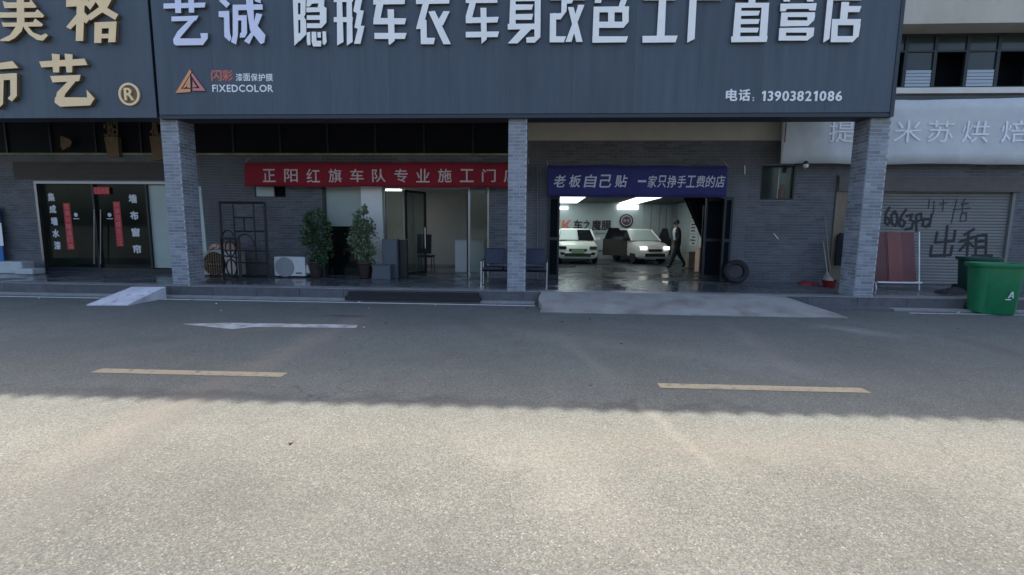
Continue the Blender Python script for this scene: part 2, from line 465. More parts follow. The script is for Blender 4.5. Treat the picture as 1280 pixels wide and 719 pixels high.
# ------------------------------------------------------------------ mesh helpers
class MB:
    def __init__(s):
        s.v, s.f, s.m, s.mats = [], [], [], []

    def slot(s, m):
        if m not in s.mats:
            s.mats.append(m)
        return s.mats.index(m)

    def add(s, vs, fs, m=None):
        o = len(s.v)
        k = s.slot(m) if m else 0
        s.v += [tuple(v) for v in vs]
        for f in fs:
            s.f.append(tuple(i + o for i in f))
            s.m.append(k)
        return s

    def box(s, x0, x1, y0, y1, z0, z1, m=None, faces=(0, 1, 2, 3, 4, 5)):
        x0, x1 = min(x0, x1), max(x0, x1)
        y0, y1 = min(y0, y1), max(y0, y1)
        z0, z1 = min(z0, z1), max(z0, z1)
        vs = [(x0, y0, z0), (x1, y0, z0), (x1, y1, z0), (x0, y1, z0), (x0, y0, z1), (x1, y0, z1), (x1, y1, z1), (x0, y1, z1)]
        F = [(0, 1, 5, 4), (1, 2, 6, 5), (2, 3, 7, 6), (3, 0, 4, 7), (4, 5, 6, 7), (3, 2, 1, 0)]
        return s.add(vs, [F[i] for i in faces], m)

    def obox(s, c, ax, ay, az, m=None):
        """box from centre and three half-axis vectors"""
        c, ax, ay, az = Vector(c), Vector(ax), Vector(ay), Vector(az)
        vs = [c + sx * ax + sy * ay + sz * az for sz in (-1, 1) for sx, sy in ((-1, -1), (1, -1), (1, 1), (-1, 1))]
        return s.add(vs, [(0, 1, 5, 4), (1, 2, 6, 5), (2, 3, 7, 6), (3, 0, 4, 7), (4, 5, 6, 7), (3, 2, 1, 0)], m)

    def tube(s, pts, r, n=8, m=None, r2=None, caps=True):
        pts = [Vector(p) for p in pts]
        rings = []
        for i, p in enumerate(pts):
            a = pts[max(i - 1, 0)]
            b = pts[min(i + 1, len(pts) - 1)]
            d = (b - a).normalized()
            x = d.orthogonal().normalized() if i == 0 else (rings[-1][1] - d * rings[-1][1].dot(d)).normalized()
            y = d.cross(x)
            rr = r if r2 is None else r + (r2 - r) * i / (len(pts) - 1)
            rings.append(([p + rr * (math.cos(2 * math.pi * k / n) * x + math.sin(2 * math.pi * k / n) * y) for k in range(n)], x))
        vs = [v for q in rings for v in q[0]]
        fs = []
        for i in range(len(pts) - 1):
            for k in range(n):
                fs.append((i * n + k, i * n + (k + 1) % n, (i + 1) * n + (k + 1) % n, (i + 1) * n + k))
        if caps:
            fs.append(tuple(reversed(range(n))))
            fs.append(tuple(range((len(pts) - 1) * n, len(pts) * n)))
        return s.add(vs, fs, m)

    def lathe(s, prof, c=(0, 0, 0), n=20, m=None, axis='Z', close=True):
        vs, fs = [], []
        for r, h in prof:
            for k in range(n):
                a = 2 * math.pi * k / n
                if axis == 'Z':
                    vs.append((c[0] + r * math.cos(a), c[1] + r * math.sin(a), c[2] + h))
                elif axis == 'Y':
                    vs.append((c[0] + r * math.cos(a), c[1] + h, c[2] - r * math.sin(a)))
                else:
                    vs.append((c[0] + h, c[1] + r * math.cos(a), c[2] + r * math.sin(a)))
        for i in range(len(prof) - 1):
            for k in range(n):
                fs.append((i * n + k, i * n + (k + 1) % n, (i + 1) * n + (k + 1) % n, (i + 1) * n + k))
        if close:
            if prof[0][0] > 1e-6:
                fs.append(tuple(reversed(range(n))))
            if prof[-1][0] > 1e-6:
                fs.append(tuple(range((len(prof) - 1) * n, len(prof) * n)))
        return s.add(vs, fs, m)

    def build(s, name, m=None, parent=None, smooth=False):
        me = bpy.data.meshes.new(name)
        me.from_pydata(s.v, [], s.f)
        for mm in (s.mats or [m or 'concrete']):
            me.materials.append(M[mm])
        if len(s.mats) > 1:
            me.polygons.foreach_set('material_index', s.m)
        if smooth:
            me.polygons.foreach_set('use_smooth', [True] * len(me.polygons))
            try:
                me.set_sharp_from_angle(angle=R(35))
            except Exception:
                pass
        me.update()
        return link(name, me, parent)


def link(name, me, parent=None):
    o = bpy.data.objects.new(name, me)
    COL.objects.link(o)
    if parent:
        o.parent = parent
        o.matrix_parent_inverse = parent.matrix_basis.inverted()
    return o


def tag(o, label=None, cat=None, group=None, kind=None):
    if label: o['label'] = label
    if cat: o['category'] = cat
    if group: o['group'] = group
    if kind: o['kind'] = kind
    return o


def thing(name, loc, label, cat, group=None):
    o = bpy.data.objects.new(name, None)
    COL.objects.link(o)
    o.location = loc
    o.empty_display_size = 0.2
    return tag(o, label, cat, group)


def bevel(o, wd=0.01, seg=2):
    b = o.modifiers.new('bevel', 'BEVEL')
    b.width = wd
    b.segments = seg
    b.limit_method = 'ANGLE'
    return o


def union2d(polys):
    """triangles covering the union of 2-D polygons, plus its boundary edges"""
    vs, fs = [], []
    for p in polys:
        a = sum(p[i][0] * p[(i + 1) % len(p)][1] - p[(i + 1) % len(p)][0] * p[i][1] for i in range(len(p)))
        q = p if a > 0 else p[::-1]
        fs.append(list(range(len(vs), len(vs) + len(q))))
        vs += [Vector(x) for x in q]
    V, E, F, ov, oe, of = delaunay_2d_cdt(vs, [], fs, 0, 1e-5, True)
    T = [tuple(f) for f, ids in zip(F, of) if len(ids)]
    cnt = {}
    for f in T:
        for i in range(len(f)):
            e = (f[i], f[(i + 1) % len(f)])
            cnt[e] = cnt.get(e, 0) + 1
    B = [e for e in cnt if (e[1], e[0]) not in cnt]
    return V, T, B


def plate(name, polys, mapf, thick, face_m, side_m=None, parent=None):
    """solid letter: 2-D polygons mapped onto a plane facing -Y, extruded back by thick"""
    V, T, B = union2d(polys)
    fr = [mapf(v[0], v[1]) for v in V]
    n = len(V)
    mb = MB()
    sgn = (fr[T[0][1]] - fr[T[0][0]]).cross(fr[T[0][2]] - fr[T[0][0]]).y
    flip = sgn > 0
    vs = fr + [p + Vector((0, thick, 0)) for p in fr]
    mb.slot(face_m)
    mb.add(vs, [], face_m)
    k2 = mb.slot(side_m or face_m)
    for t in T:
        mb.f.append(t[::-1] if flip else t)
        mb.m.append(0)
        mb.f.append(tuple(i + n for i in (t if flip else t[::-1])))
        mb.m.append(k2)
    for a, b in B:
        q = (a, a + n, b + n, b)
        mb.f.append(q[::-1] if flip else q)
        mb.m.append(k2)
    return mb.build(name, None, parent)


FONT_CACHE = {}


def glyph(ch, bold=0.0, extrude=0.0):
    key = (ch, bold, extrude)
    if key not in FONT_CACHE:
        c = bpy.data.curves.new('glyph', 'FONT')
        c.body = ch
        c.offset = bold
        c.extrude = extrude
        c.resolution_u = 4
        o = bpy.data.objects.new('glyph', c)
        COL.objects.link(o)
        bpy.context.view_layer.update()
        me = bpy.data.meshes.new_from_object(o.evaluated_get(bpy.context.evaluated_depsgraph_get()))
        vs = [v.co.copy() for v in me.vertices]
        fs = [tuple(p.vertices) for p in me.polygons]
        bpy.data.objects.remove(o)
        bpy.data.curves.remove(c)
        bpy.data.meshes.remove(me)
        FONT_CACHE[key] = (vs, fs)
    return FONT_CACHE[key]


def add_glyph(mb, ch, x0, x1, z0, z1, Y, m, bold=0.0, ex=0.0, keep=False, shear=0.0, xaxis=None, org=None):
    """fit a glyph into a rectangle on the plane Y (or on an upright plane along xaxis from org)"""
    if ch == '：':
        for zc in (z0 + (z1 - z0) * 0.18, z0 + (z1 - z0) * 0.78):
            hw_ = (z1 - z0) * 0.14
            cx_ = (x0 + x1) / 2
            mb.box(cx_ - hw_, cx_ + hw_, Y - ex, Y + ex, zc - hw_, zc + hw_, m)
        return
    vs, fs = glyph(ch, 0.0, ex)
    if not vs:
        return
    if bold > 0:
        for k, (bx_, bz_) in enumerate(((-1, 0), (1, 0), (0, -1), (0, 1), (0.7, 0.7), (-0.7, -0.7))):
            e = bold * 0.8 * (z1 - z0)
            add_glyph(mb, ch, x0 + e + bx_ * e, x1 - e + bx_ * e, z0 + e + bz_ * e, z1 - e + bz_ * e, Y + 0.0004 * (k + 1), m, 0.0, ex, keep, shear, xaxis, org)
        e = bold * 0.8 * (z1 - z0)
        x0, x1, z0, z1 = x0 + e, x1 - e, z0 + e, z1 - e
    a0, a1 = min(v.x for v in vs), max(v.x for v in vs)
    b0, b1 = min(v.y for v in vs), max(v.y for v in vs)
    sx = (x1 - x0) / max(a1 - a0, 1e-3)
    sz = (z1 - z0) / max(b1 - b0, 1e-3)
    if keep:
        sx = sz = min(sx, sz)
    cx, cz = (x0 + x1) / 2, (z0 + z1) / 2
    out = []
    for v in vs:
        X = cx + (v.x - (a0 + a1) / 2) * sx
        Z = cz + (v.y - (b0 + b1) / 2) * sz
        X += shear * (Z - z0)
        if xaxis is None:
            out.append((X, Y - v.z, Z))
        else:
            p = Vector(org) + Vector(xaxis) * X
            out.append((p.x, p.y, Z))
    mb.add(out, fs, m)


def text_row(parent, s, x0, x1, z0, z1, Y, m, bold=0.01, ex=0.0, wratio=0.8, name='letter', joined=False, dz=0.0, shear=0.0, flat_chars='一'):
    n = len(s)
    pitch = (x1 - x0) / n
    J = MB()
    lat = None
    if all(ord(c) < 128 for c in s):
        wds = []
        for c in s:
            v_ = glyph(c, 0.0, ex)[0]
            wds.append(0.34 if c == '1' else max(v.x for v in v_) - min(v.x for v in v_))
        gap = 0.10
        tot = sum(wds) + gap * (n - 1)
        lat = (x1 - x0) / tot
    res = []
    for i, ch in enumerate(s):
        if ch == ' ':
            continue
        c = x0 + pitch * (i + 0.5)
        hw = pitch * wratio / 2
        if lat:
            c = x0 + lat * (sum(wds[:i]) + gap * i + wds[i] / 2)
            hw = wds[i] * lat / 2
        zc = dz * (i / max(n - 1, 1))
        a, b = z0 + zc, z1 + zc
        if ch in flat_chars:
            h = b - a
            a, b = a + h * 0.42, a + h * 0.56
        if ch == '：':
            hw *= 0.2
            b = a + (b - a) * 0.6
        mb = J if joined else MB()
        if ch == '1':
            t_ = (b - a) * 0.2
            mb.box(c - hw * 0.1, c - hw * 0.1 + t_, Y - ex - 0.001, Y + ex, a, b, m)
            mb.add([(c - hw * 0.1 - t_ * 1.0, Y - ex - 0.001, b - t_ * 1.7), (c - hw * 0.1, Y - ex - 0.001, b - t_ * 1.25), (c - hw * 0.1, Y - ex - 0.001, b), (c - hw * 0.1 - t_ * 1.0, Y - ex - 0.001, b - t_ * 0.7)], [(0, 1, 2, 3)], m)
            if not joined:
                res.append(mb.build(name, None, parent))
            continue
        add_glyph(mb, ch, c - hw, c + hw, a, b, Y, m, bold, ex, shear=shear)
        if not joined:
            res.append(mb.build(name, None, parent))
    if joined:
        res.append(J.build(name, None, parent))
    return res


def rects_minus(x0, x1, z0, z1, holes):
    xs = sorted({x0, x1, *[min(max(h[0], x0), x1) for h in holes], *[min(max(h[1], x0), x1) for h in holes]})
    out = []
    for a, b in zip(xs, xs[1:]):
        if b - a < 1e-4:
            continue
        m = (a + b) / 2
        hs = sorted([(h[2], h[3]) for h in holes if h[0] < m < h[1]])
        z = z0
        for c, d in hs:
            if c > z:
                out.append((a, b, z, min(c, z1)))
            z = max(z, d)
        if z < z1:
            out.append((a, b, z, z1))
    return out


BRICKS = {}


def brick_mesh(L_, H_, mname, d=0.007):
    key = (round(L_, 3), round(H_, 3), mname)
    if key not in BRICKS:
        mb = MB()
        e = 0.003
        x, z = L_ / 2, H_ / 2
        vs = [(-x, 0, -z), (x, 0, -z), (x, 0, z), (-x, 0, z), (-x + e, -d, -z + e), (x - e, -d, -z + e), (x - e, -d, z - e), (-x + e, -d, z - e)]
        mb.add(vs, [(4, 5, 6, 7), (0, 1, 5, 4), (1, 2, 6, 5), (2, 3, 7, 6), (3, 0, 4, 7)])
        me = bpy.data.meshes.new('brick')
        me.from_pydata(mb.v, [], mb.f)
        me.materials.append(M[mname])
        BRICKS[key] = (me, mb.v, mb.f)
    return BRICKS[key]


def lay_bricks(parent, x0, x1, z0, z1, holes, mname, cap, org=(0, 0, 0), ang=0.0, BL=0.24, BH=0.06, J=0.012, see=None, zoff=0.0):
    """running bond on a plane: local x runs along the wall; the first bricks (by see) are objects, the rest one mesh"""
    cells = []
    rowh = BH + J
    k = 0
    z = z0 + J / 2 + zoff
    while z + BH * 0.5 < z1:
        zt = min(z + BH, z1 - 0.002)
        off = 0 if k % 2 == 0 else -(BL + J) / 2
        x = x0 + off
        while x < x1:
            a, b = max(x, x0 + J / 2), min(x + BL, x1 - J / 2)
            segs = [(a, b)] if b - a > 0.02 else []
            for h in holes:
                if h[2] < zt + 0.004 and h[3] > z - 0.004:
                    ns = []
                    for p, q in segs:
                        if h[0] > q or h[1] < p:
                            ns.append((p, q))
                            continue
                        if h[0] - J / 2 - p > 0.02: ns.append((p, h[0] - J / 2))
                        if q - h[1] - J / 2 > 0.02: ns.append((h[1] + J / 2, q))
                    segs = ns
            for p, q in segs:
                cells.append((p, q, z, zt))
            x += BL + J
        z += rowh
        k += 1
    if see:
        cells.sort(key=lambda c: see((c[0] + c[1]) / 2, (c[2] + c[3]) / 2))
    ca, sa = math.cos(ang), math.sin(ang)
    rest = MB()
    for i, (p, q, a, b) in enumerate(cells):
        me, V, F = brick_mesh(q - p, b - a, mname)
        cx, cz = (p + q) / 2, (a + b) / 2
        pos = Vector((org[0] + cx * ca, org[1] + cx * sa, org[2] + cz))
        if i < cap:
            o = link('brick', me, parent)
            o.location = pos
            o.rotation_euler = (0, 0, ang)
        else:
            rest.add([(pos.x + v[0] * ca - v[1] * sa, pos.y + v[0] * sa + v[1] * ca, pos.z + v[2]) for v in V], F, mname)
    if rest.v:
        r = rest.build('bricks', None, parent)
        r['kind'] = 'stuff'


# ------------------------------------------------------------------ key planes and levels
D = 10.28      # column fronts
W = 12.90      # shop wall face
ZP = 0.245     # pavement level
XL, XR = -26.0, 24.0

# ================================================================== GROUND
g = MB()
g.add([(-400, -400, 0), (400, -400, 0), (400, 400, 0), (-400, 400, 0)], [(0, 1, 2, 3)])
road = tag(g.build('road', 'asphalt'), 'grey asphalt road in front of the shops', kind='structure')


def marking(pix, m, label=None, z=0.004):
    vs = [atz(u, v, z) for u, v in pix]
    mb = MB()
    mb.add(vs, [tuple(range(len(vs)))[::-1]], m)
    o = mb.build('road_marking', None, road)
    return o


# yellow dashes, on one line along the road
ya, yb, yh = 4.745, 4.895, 0
for x0, x1 in ((-4.84, -2.72), (1.27, 3.35), (-10.9, -8.8), (7.35, 9.45)):
    mb = MB()
    mb.add([(x0, ya, 0.004), (x1, ya + 0.02, 0.004), (x1, yb + 0.02, 0.004), (x0, yb, 0.004)], [(0, 1, 2, 3)], 'yellow_paint')
    mb.build('road_marking', None, road)
marking([(228, 405), (290, 403.5), (308, 404), (447, 406), (445, 410), (318, 408.5), (290, 411.5)], 'worn_paint')
# long white edge line
mb = MB()
mb.add([(XL, 9.68, 0.004), (-0.05, 9.74, 0.004), (-0.05, 9.84, 0.004), (XL, 9.78, 0.004)], [(0, 1, 2, 3)], 'line_paint')
mb.build('road_marking', None, road)
mb = MB()
mb.add([(7.4, 9.70, 0.004), (XR, 9.72, 0.004), (XR, 9.80, 0.004), (7.4, 9.78, 0.004)], [(0, 1, 2, 3)], 'white_paint')
mb.build('road_marking', None, road)

# pavement: bed, granite tiles, kerb stones, gutter
pv = tag(MB().box(XL, XR, D - 0.02, W + 0.02, -0.3, ZP - 0.006).build('pavement', 'grout'), 'dark granite tiled pavement along the shopfronts', kind='structure')
tile_meshes = {}
tw = 0.8
rows = [(D - 0.03, D + 0.30, 'tile_edge'), (D + 0.30, D + 1.15, 'tile'), (D + 1.15, D + 2.0, 'tile'), (D + 2.0, W + 0.0, 'tile')]
for (y0, y1, tm) in rows:
    x = -16.0
    k = 0
    while x < 14.6:
        key = (round(y1 - y0, 3), tm)
        if key not in tile_meshes:
            b_ = MB()
            b_.box(0.003, tw - 0.003, 0.003, y1 - y0 - 0.003, -0.02, 0, tm)
            me = bpy.data.meshes.new('tile')
            me.from_pydata(b_.v, [], b_.f)
            me.materials.append(M[tm])
            tile_meshes[key] = me
        o = link('tile', tile_meshes[key], pv)
        o.location = (x, y0, ZP + random.uniform(-0.0015, 0.0015))
        x += tw
kb = tag(MB().box(XL, XR, D - 0.035, D - 0.02, 0, ZP - 0.03).build('kerb', 'grout'), 'granite kerb along the pavement edge', kind='structure')
km = MB().box(0.004, 1.0 - 0.004, -0.03, 0, 0.0, ZP - 0.028, 'kerb')
kme = bpy.data.meshes.new('kerb_stone')
kme.from_pydata(km.v, [], km.f)
kme.materials.append(M['kerb'])
for i in range(32):
    o = link('kerb_stone', kme, kb)
    o.location = (-16.3 + i, D - 0.035 + random.uniform(-0.003, 0.003), 0.0)
gt = tag(MB().box(XL, -0.05, 9.98, D - 0.07, -0.05, 0.035).box(7.2, XR, 9.98, D - 0.07, -0.05, 0.035).build('gutter', 'gutter'), 'pale concrete gutter strip below the kerb', kind='structure')

# concrete ramp up to the garage
r0 = [atz(676, 391, 0.0), atz(1060, 400, 0.0)]
mb = MB()
xa, xb = 0.06, 5.75
NX, NY = 24, 8
yl0, yl1 = 9.0, D + 0.05
vs = []
for j in range(NY + 1):
    t = j / NY
    for i in range(NX + 1):
        s = i / NX
        xr_ = xb + (1.0 - t) * 0.0
        x = xa + 0.03 * math.sin(j) + (5.15 - xa) * s + (0.62 * (1 - t)) * (s ** 6)
        y = yl0 + (yl1 - yl0) * t + 0.02 * math.sin(i * 1.7) * (1 - t)
        z = 0.012 + (ZP + 0.004 - 0.012) * (t ** 0.9) + 0.004 * math.sin(i * 0.9 + j)
        z *= 1.0
        vs.append((x, y, z))
fs = [(j * (NX + 1) + i, j * (NX + 1) + i + 1, (j + 1) * (NX + 1) + i + 1, (j + 1) * (NX + 1) + i) for j in range(NY) for i in range(NX)]
n0 = len(vs)
ring = [i for i in range(NX + 1)] + [(j + 1) * (NX + 1) - 1 for j in range(1, NY + 1)] + [NY * (NX + 1) + i for i in range(NX - 1, -1, -1)] + [j * (NX + 1) for j in range(NY - 1, 0, -1)]
vs += [(vs[i][0], vs[i][1], -0.05) for i in ring]
for k in range(len(ring)):
    a, b = ring[k], ring[(k + 1) % len(ring)]
    fs.append((b, a, n0 + k, n0 + (k + 1) % len(ring)))
mb.add(vs, fs, 'concrete')
tag(mb.build('concrete_ramp', None, smooth=False), 'pale concrete ramp rising from the road to the garage entrance', kind='structure')
# low side wing of dark stones right of the ramp
mb = MB()
mb.box(5.55, 7.2, 9.86, D - 0.07, -0.05, 0.06, 'kerb')
tag(mb.build('gutter', None), 'dark stone gutter strip right of the concrete ramp', kind='structure')
# white ramp board
p = [atz(108, 381, 0.02), atz(160, 381, 0.02), atz(207, 358.5, ZP + 0.01), atz(165, 358.5, ZP + 0.01)]
wb = thing('ramp_board', (p[0].x, p[0].y, 0), 'white board ramp laid from the road up to the pavement by the left pillar', 'ramp')
mb = MB()
vs = [q for q in p] + [Vector((q.x, q.y, -0.01)) for q in p]
mb.add(vs, [(0, 1, 2, 3), (7, 6, 5, 4), (0, 4, 5, 1), (1, 5, 6, 2), (2, 6, 7, 3), (3, 7, 4, 0)], 'ramp_board')
mb.build('board', None, wb)
# dark rubber mat over the kerb in front of the office
p0, p1 = at(432, 362, D - 0.3), at(600, 364, D - 0.3)
mt = thing('step_mat', (p0.x, D - 0.3, 0), 'dark ribbed rubber step lying against the kerb before the office door', 'step')
mb = MB()
mb.box(p0.x, p1.x, D - 0.36, D - 0.09, 0.03, 0.115, 'black_rubber')
mb.box(p0.x + 0.03, p1.x - 0.05, D - 0.25, D - 0.09, 0.115, 0.20, 'black_rubber')
mb.build('step', None, mt)

# ================================================================== PILLARS
PW, PD = 0.40, 0.52
PT = 4.05
see_px = []


def pillar(x, label):
    t = thing('brick_pillar', (x, D, 0), label, 'pillar', 'brick pillars carrying the long sign')
    mb = MB()
    mb.box(x + 0.007, x + PW - 0.007, D + 0.007, D + PD - 0.007, 0.0, PT, 'mortar')
    mb.build('core', None, t)
    z0 = ZP if True else 0
    lay_bricks(t, 0, PW, 0, PT - 0.0, [], 'brick', 160, org=(x, D + 0.007, 0), ang=0.0)
    # side faces: right side seen from the left pillar, left side on the right pillar
    if x < -3:
        lay_bricks(t, 0.012, PD, ZP, PT, [], 'brick', 140, org=(x + PW - 0.007, D, 0), ang=R(90))
        lay_bricks(t, 0.0, PD, ZP, PT, [], 'brick', 0, org=(x + 0.007, D + PD, 0), ang=R(-90))
    else:
        lay_bricks(t, 0.0, PD - 0.012, ZP, PT, [], 'brick', 140 if x > 3 else 0, org=(x + 0.007, D + PD, 0), ang=R(-90))
        lay_bricks(t, 0.012, PD, ZP, PT, [], 'brick', 0, org=(x + PW - 0.007, D, 0), ang=R(90))
    lay_bricks(t, 0, PW, ZP, PT, [], 'brick', 0, org=(x + PW, D + PD - 0.007, 0), ang=R(180))
    return t


xl = at(216, 357, D).x
xm = at(634, 330, D).x
xr = at(1067, 370, D).x
pillar(xl, 'brick pillar between the gold lettered shop and the iron gate')
pillar(xm, 'brick pillar standing in front of the navy bench')
pillar(xr, 'brick pillar in front of the roller shutter and maroon boards')

# ================================================================== BUILDING
bld = thing('shop_building', (0, W, 0), 'long two storey shop building with grey brick front and dark upper band', 'building')


def X(u, v=300, Y=W): return at(u, v, Y).x
def Z(v, u=640, Y=W): return at(u, v, Y).z


WT = 0.24
ZB = 3.52      # top of the brick wall on the left, bottom of the dark band
# openings: (x0,x1,z0,z1)
door_l = (X(52, 300), X(243, 300), ZP, Z(228, 60))
win_small = (X(318, 240), X(357, 240), Z(247, 340), Z(232, 340))
office = (X(404, 290), X(611, 290), ZP, Z(233, 500))
garage = (X(698, 300), X(906, 300), ZP - 0.02, Z(246, 800))
win_r = (X(951, 228), X(993, 228), Z(250, 972), Z(207, 972))
shut = (X(1042, 290), X(1263, 290), ZP, Z(222, 1170))


def wall_section(x0, x1, z0, z1, holes, cap, name='front_wall', bm='wall_brick', see=None):
    mb = MB()
    for a, b, c, d in rects_minus(x0, x1, z0, z1, holes):
        mb.box(a, b, W + 0.0, W + WT, c, d, 'wall_mortar')
    wl = mb.build(name, None, bld)
    lay_bricks(wl, x0, x1, z0, z1, holes, bm, cap, org=(0, W, 0), see=see)
    return wl


def seeat(u, v):
    p = at(u, v, W)
    return lambda x, z: (x - p.x) ** 2 + ((z - p.z) * 1.6) ** 2


xs1, xs2 = X(262), X(645)
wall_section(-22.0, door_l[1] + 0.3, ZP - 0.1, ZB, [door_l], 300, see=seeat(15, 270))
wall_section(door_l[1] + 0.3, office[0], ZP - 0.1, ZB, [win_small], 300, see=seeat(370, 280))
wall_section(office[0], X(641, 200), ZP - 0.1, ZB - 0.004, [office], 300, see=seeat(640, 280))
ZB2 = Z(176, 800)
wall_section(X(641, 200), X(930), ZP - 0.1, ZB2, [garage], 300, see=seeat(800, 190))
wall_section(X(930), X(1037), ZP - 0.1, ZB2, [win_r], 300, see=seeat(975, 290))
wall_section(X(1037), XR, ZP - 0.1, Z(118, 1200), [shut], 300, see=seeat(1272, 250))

# dark fascia band over left and middle
zt = 5.3
mb = MB()
mb.box(-22, X(641, 170), W + 0.06, W + WT, ZB, zt, 'dark_band')
band = mb.build('upper_band', None, bld)
x = -21.6
while x < X(640, 170):
    MB().box(x, x + 0.05, W + 0.02, W + 0.058, ZB + 0.06, zt, 'dark_frame').build('mullion', None, band)
    x += 1.32
MB().box(-22, X(641, 170), W - 0.02, W + 0.06, ZB + 0.002, ZB + 0.055, 'strip').build('ledge', None, band)
# cream beam over the garage
xb0, xb1 = X(642, 160), X(985, 160)
MB().box(xb0, xb1, W - 0.05, W + WT - 0.01, ZB2 + 0.002, Z(147, 800) + 0.6, 'cream').build('beam', None, bld)
MB().box(xb0, xb1, W - 0.09, W - 0.052, Z(151, 800), Z(147, 800) + 0.55, 'dark_frame').build('drip_rail', None, bld)
# cream render right of the beam and up to the first floor sill
z118 = Z(118, 1200)
MB().box(xb1 + 0.003, X(1037) + 0.0, W - 0.03, W + WT - 0.012, ZB2 + 0.002, z118 + 0.3, 'cream').build('render_panel', None, bld)
# first floor, right of the sign
zw0, zw1 = Z(118, 1200), Z(41, 1200)
MB().box(X(1080, 120), XR, W - 0.10, W + WT, z118 + 0.003, z118 + 0.14, 'cream_light').build('window_ledge', None, bld)
# upper wall behind sign (left of the windows)
zwb = z118 + 0.143
XW = X(1085, 80)
MB().box(-22, XW, W, W + WT, zt + 0.003, 8.0, 'cream').build('upper_wall', None, bld)
MB().box(-22 , XR, W + 0.002, W + WT, 8.0, 11.0, 'cream').build('upper_wall', None, bld)
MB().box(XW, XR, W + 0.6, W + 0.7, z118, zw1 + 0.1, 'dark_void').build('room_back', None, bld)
# window bays
px = [1096, 1133, 1170, 1210, 1249, 1288, 1330]
xsw = [at(u, 80, W).x for u in px]
while xsw[-1] < 22:
    xsw.append(xsw[-1] + (xsw[3] - xsw[1]) / 2)
wz0, wz1 = zwb, zw1
z_tr = Z(63, 1200)
z_pane = Z(86, 1200)
MB().box(XW, xsw[0], W + 0.003, W + WT, zwb, zw1, 'cream').build('upper_wall', None, bld)
for i in range(len(xsw) - 1):
    a, b = xsw[i], xsw[i + 1]
    fr = MB()
    y0 = W + 0.04
    fr.box(a - 0.04, a + 0.04, y0, y0 + 0.07, wz0 + 0.001, wz1)
    fr.box(a + 0.041, b - 0.041, y0 + 0.002, y0 + 0.068, wz1 - 0.06, wz1)
    fr.box(a + 0.041, b - 0.041, y0 + 0.002, y0 + 0.068, z_tr - 0.02, z_tr + 0.02)
    fr.box(a + 0.041, b - 0.041, y0 + 0.002, y0 + 0.068, wz0 + 0.001, wz0 + 0.06)
    wn = fr.build('window', 'dark_frame', bld)
    MB().box(a + 0.041, b - 0.041, y0 + 0.03, y0 + 0.04, z_tr + 0.021, wz1 - 0.061, 'upper_glass').build('pane', None, wn)
    if i % 2 == 1:
        MB().box(a + 0.041, b - 0.041, y0 + 0.032, y0 + 0.042, z_pane + 0.001, z_tr - 0.021, 'upper_glass').build('pane', None, wn)
        # slatted lower pane, reflected sky put into its pale colour
        lo = MB()
        n = 5
        hh = (z_pane - wz0 - 0.062) / n
        for k in range(n):
            lo.box(a + 0.05, b - 0.05, y0 + 0.012, y0 + 0.03, wz0 + 0.062 + k * hh, wz0 + 0.062 + (k + 1) * hh - 0.012)
        lo.build('louvre', 'sky_pane', wn)
# beige fascia above the windows
MB().box(XW - 0.3, XR, W - 0.55, W + WT, zw1 + 0.003, zw1 + 2.2, 'cream').build('fascia', None, bld)
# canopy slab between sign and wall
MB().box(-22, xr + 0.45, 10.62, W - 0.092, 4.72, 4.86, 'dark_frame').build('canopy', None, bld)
# eaves and tiled roof: their edge throws the scalloped shadow on the road
ZE = 11.2
YE = 11.90
rf = MB()
rf.box(-22.5, XR + 0.5, YE + 0.22, 26, ZE - 0.35, ZE - 0.06, 'roof_tile')
roof = rf.build('roof', None, bld)
tl = MB()
x = -22.4
YE0 = YE
while x < XR + 0.3:
    YE = YE0 + 0.013 * x + random.uniform(-0.012, 0.012)
    n = 6
    for k in range(n):
        a0, a1 = math.pi * k / n, math.pi * (k + 1) / n
        r = 0.13
        vs = [(x + r * math.cos(a), y, ZE - 0.07 + r * 1.1 * math.sin(a) + (y - YE) * 0.25) for a in (a0, a1) for y in (YE + 0.12, 16.0)]
        tl.add(vs, [(0, 1, 3, 2)], 'roof_tile')
    # rounded drip end hanging forward
    tl.add([(x + 0.15 * a_, YE + b_, ZE - h_) for h_ in (0.03, 0.05) for a_, b_ in ((-1, 0.03), (-0.45, 0.0), (-0.16, -0.055), (0.16, -0.055), (0.45, 0.0), (0.995, 0.03), (0.995, 0.4), (-1, 0.4))], [tuple(range(8)), tuple(range(8, 16))[::-1]] + [(i, i + 8, (i + 1) % 8 + 8, (i + 1) % 8) for i in range(8)], 'roof_tile')
    x += 0.30
o = tl.build('roof_tiles', None, roof)
o['kind'] = 'stuff'
# body of the building behind the rooms
MB().box(-22, XR, 23.2, 23.4, 0, 11.0, 'cream').build('rear_wall', None, bld)
MB().box(-22.2, -22, W, 23.4, 0, 11.0, 'cream').build('side_wall', None, bld)
MB().box(XR, XR + 0.2, W, 23.4, 0, 11.0, 'cream').build('side_wall', None, bld)
MB().box(-22, XR, W + 0.75, 23.2, 4.9, 5.1, 'garage_ceil').build('upper_floor', None, bld)
# shop sill plate brown over the left door
MB().box(X(20, 215), X(243, 215), W - 0.06, W - 0.012, Z(224, 100), Z(203, 100), 'dark_brown').build('fascia_board', None, bld)
# thin pale wall pipes
mbp = MB().tube([at(931, 218, W - 0.04), at(931, 207, W - 0.04)], 0.012, 6, 'print_white').tube([at(967, 292, W - 0.03), at(973, 299, W - 0.03)], 0.012, 6, 'print_white')
mbp.build('cable_clip', None, bld)
MB().tube([at(650 + 22, 352, W - 0.05), at(650 + 22, 205, W - 0.05)], 0.02, 6, 'wall_mortar').build('down_pipe', None, bld)

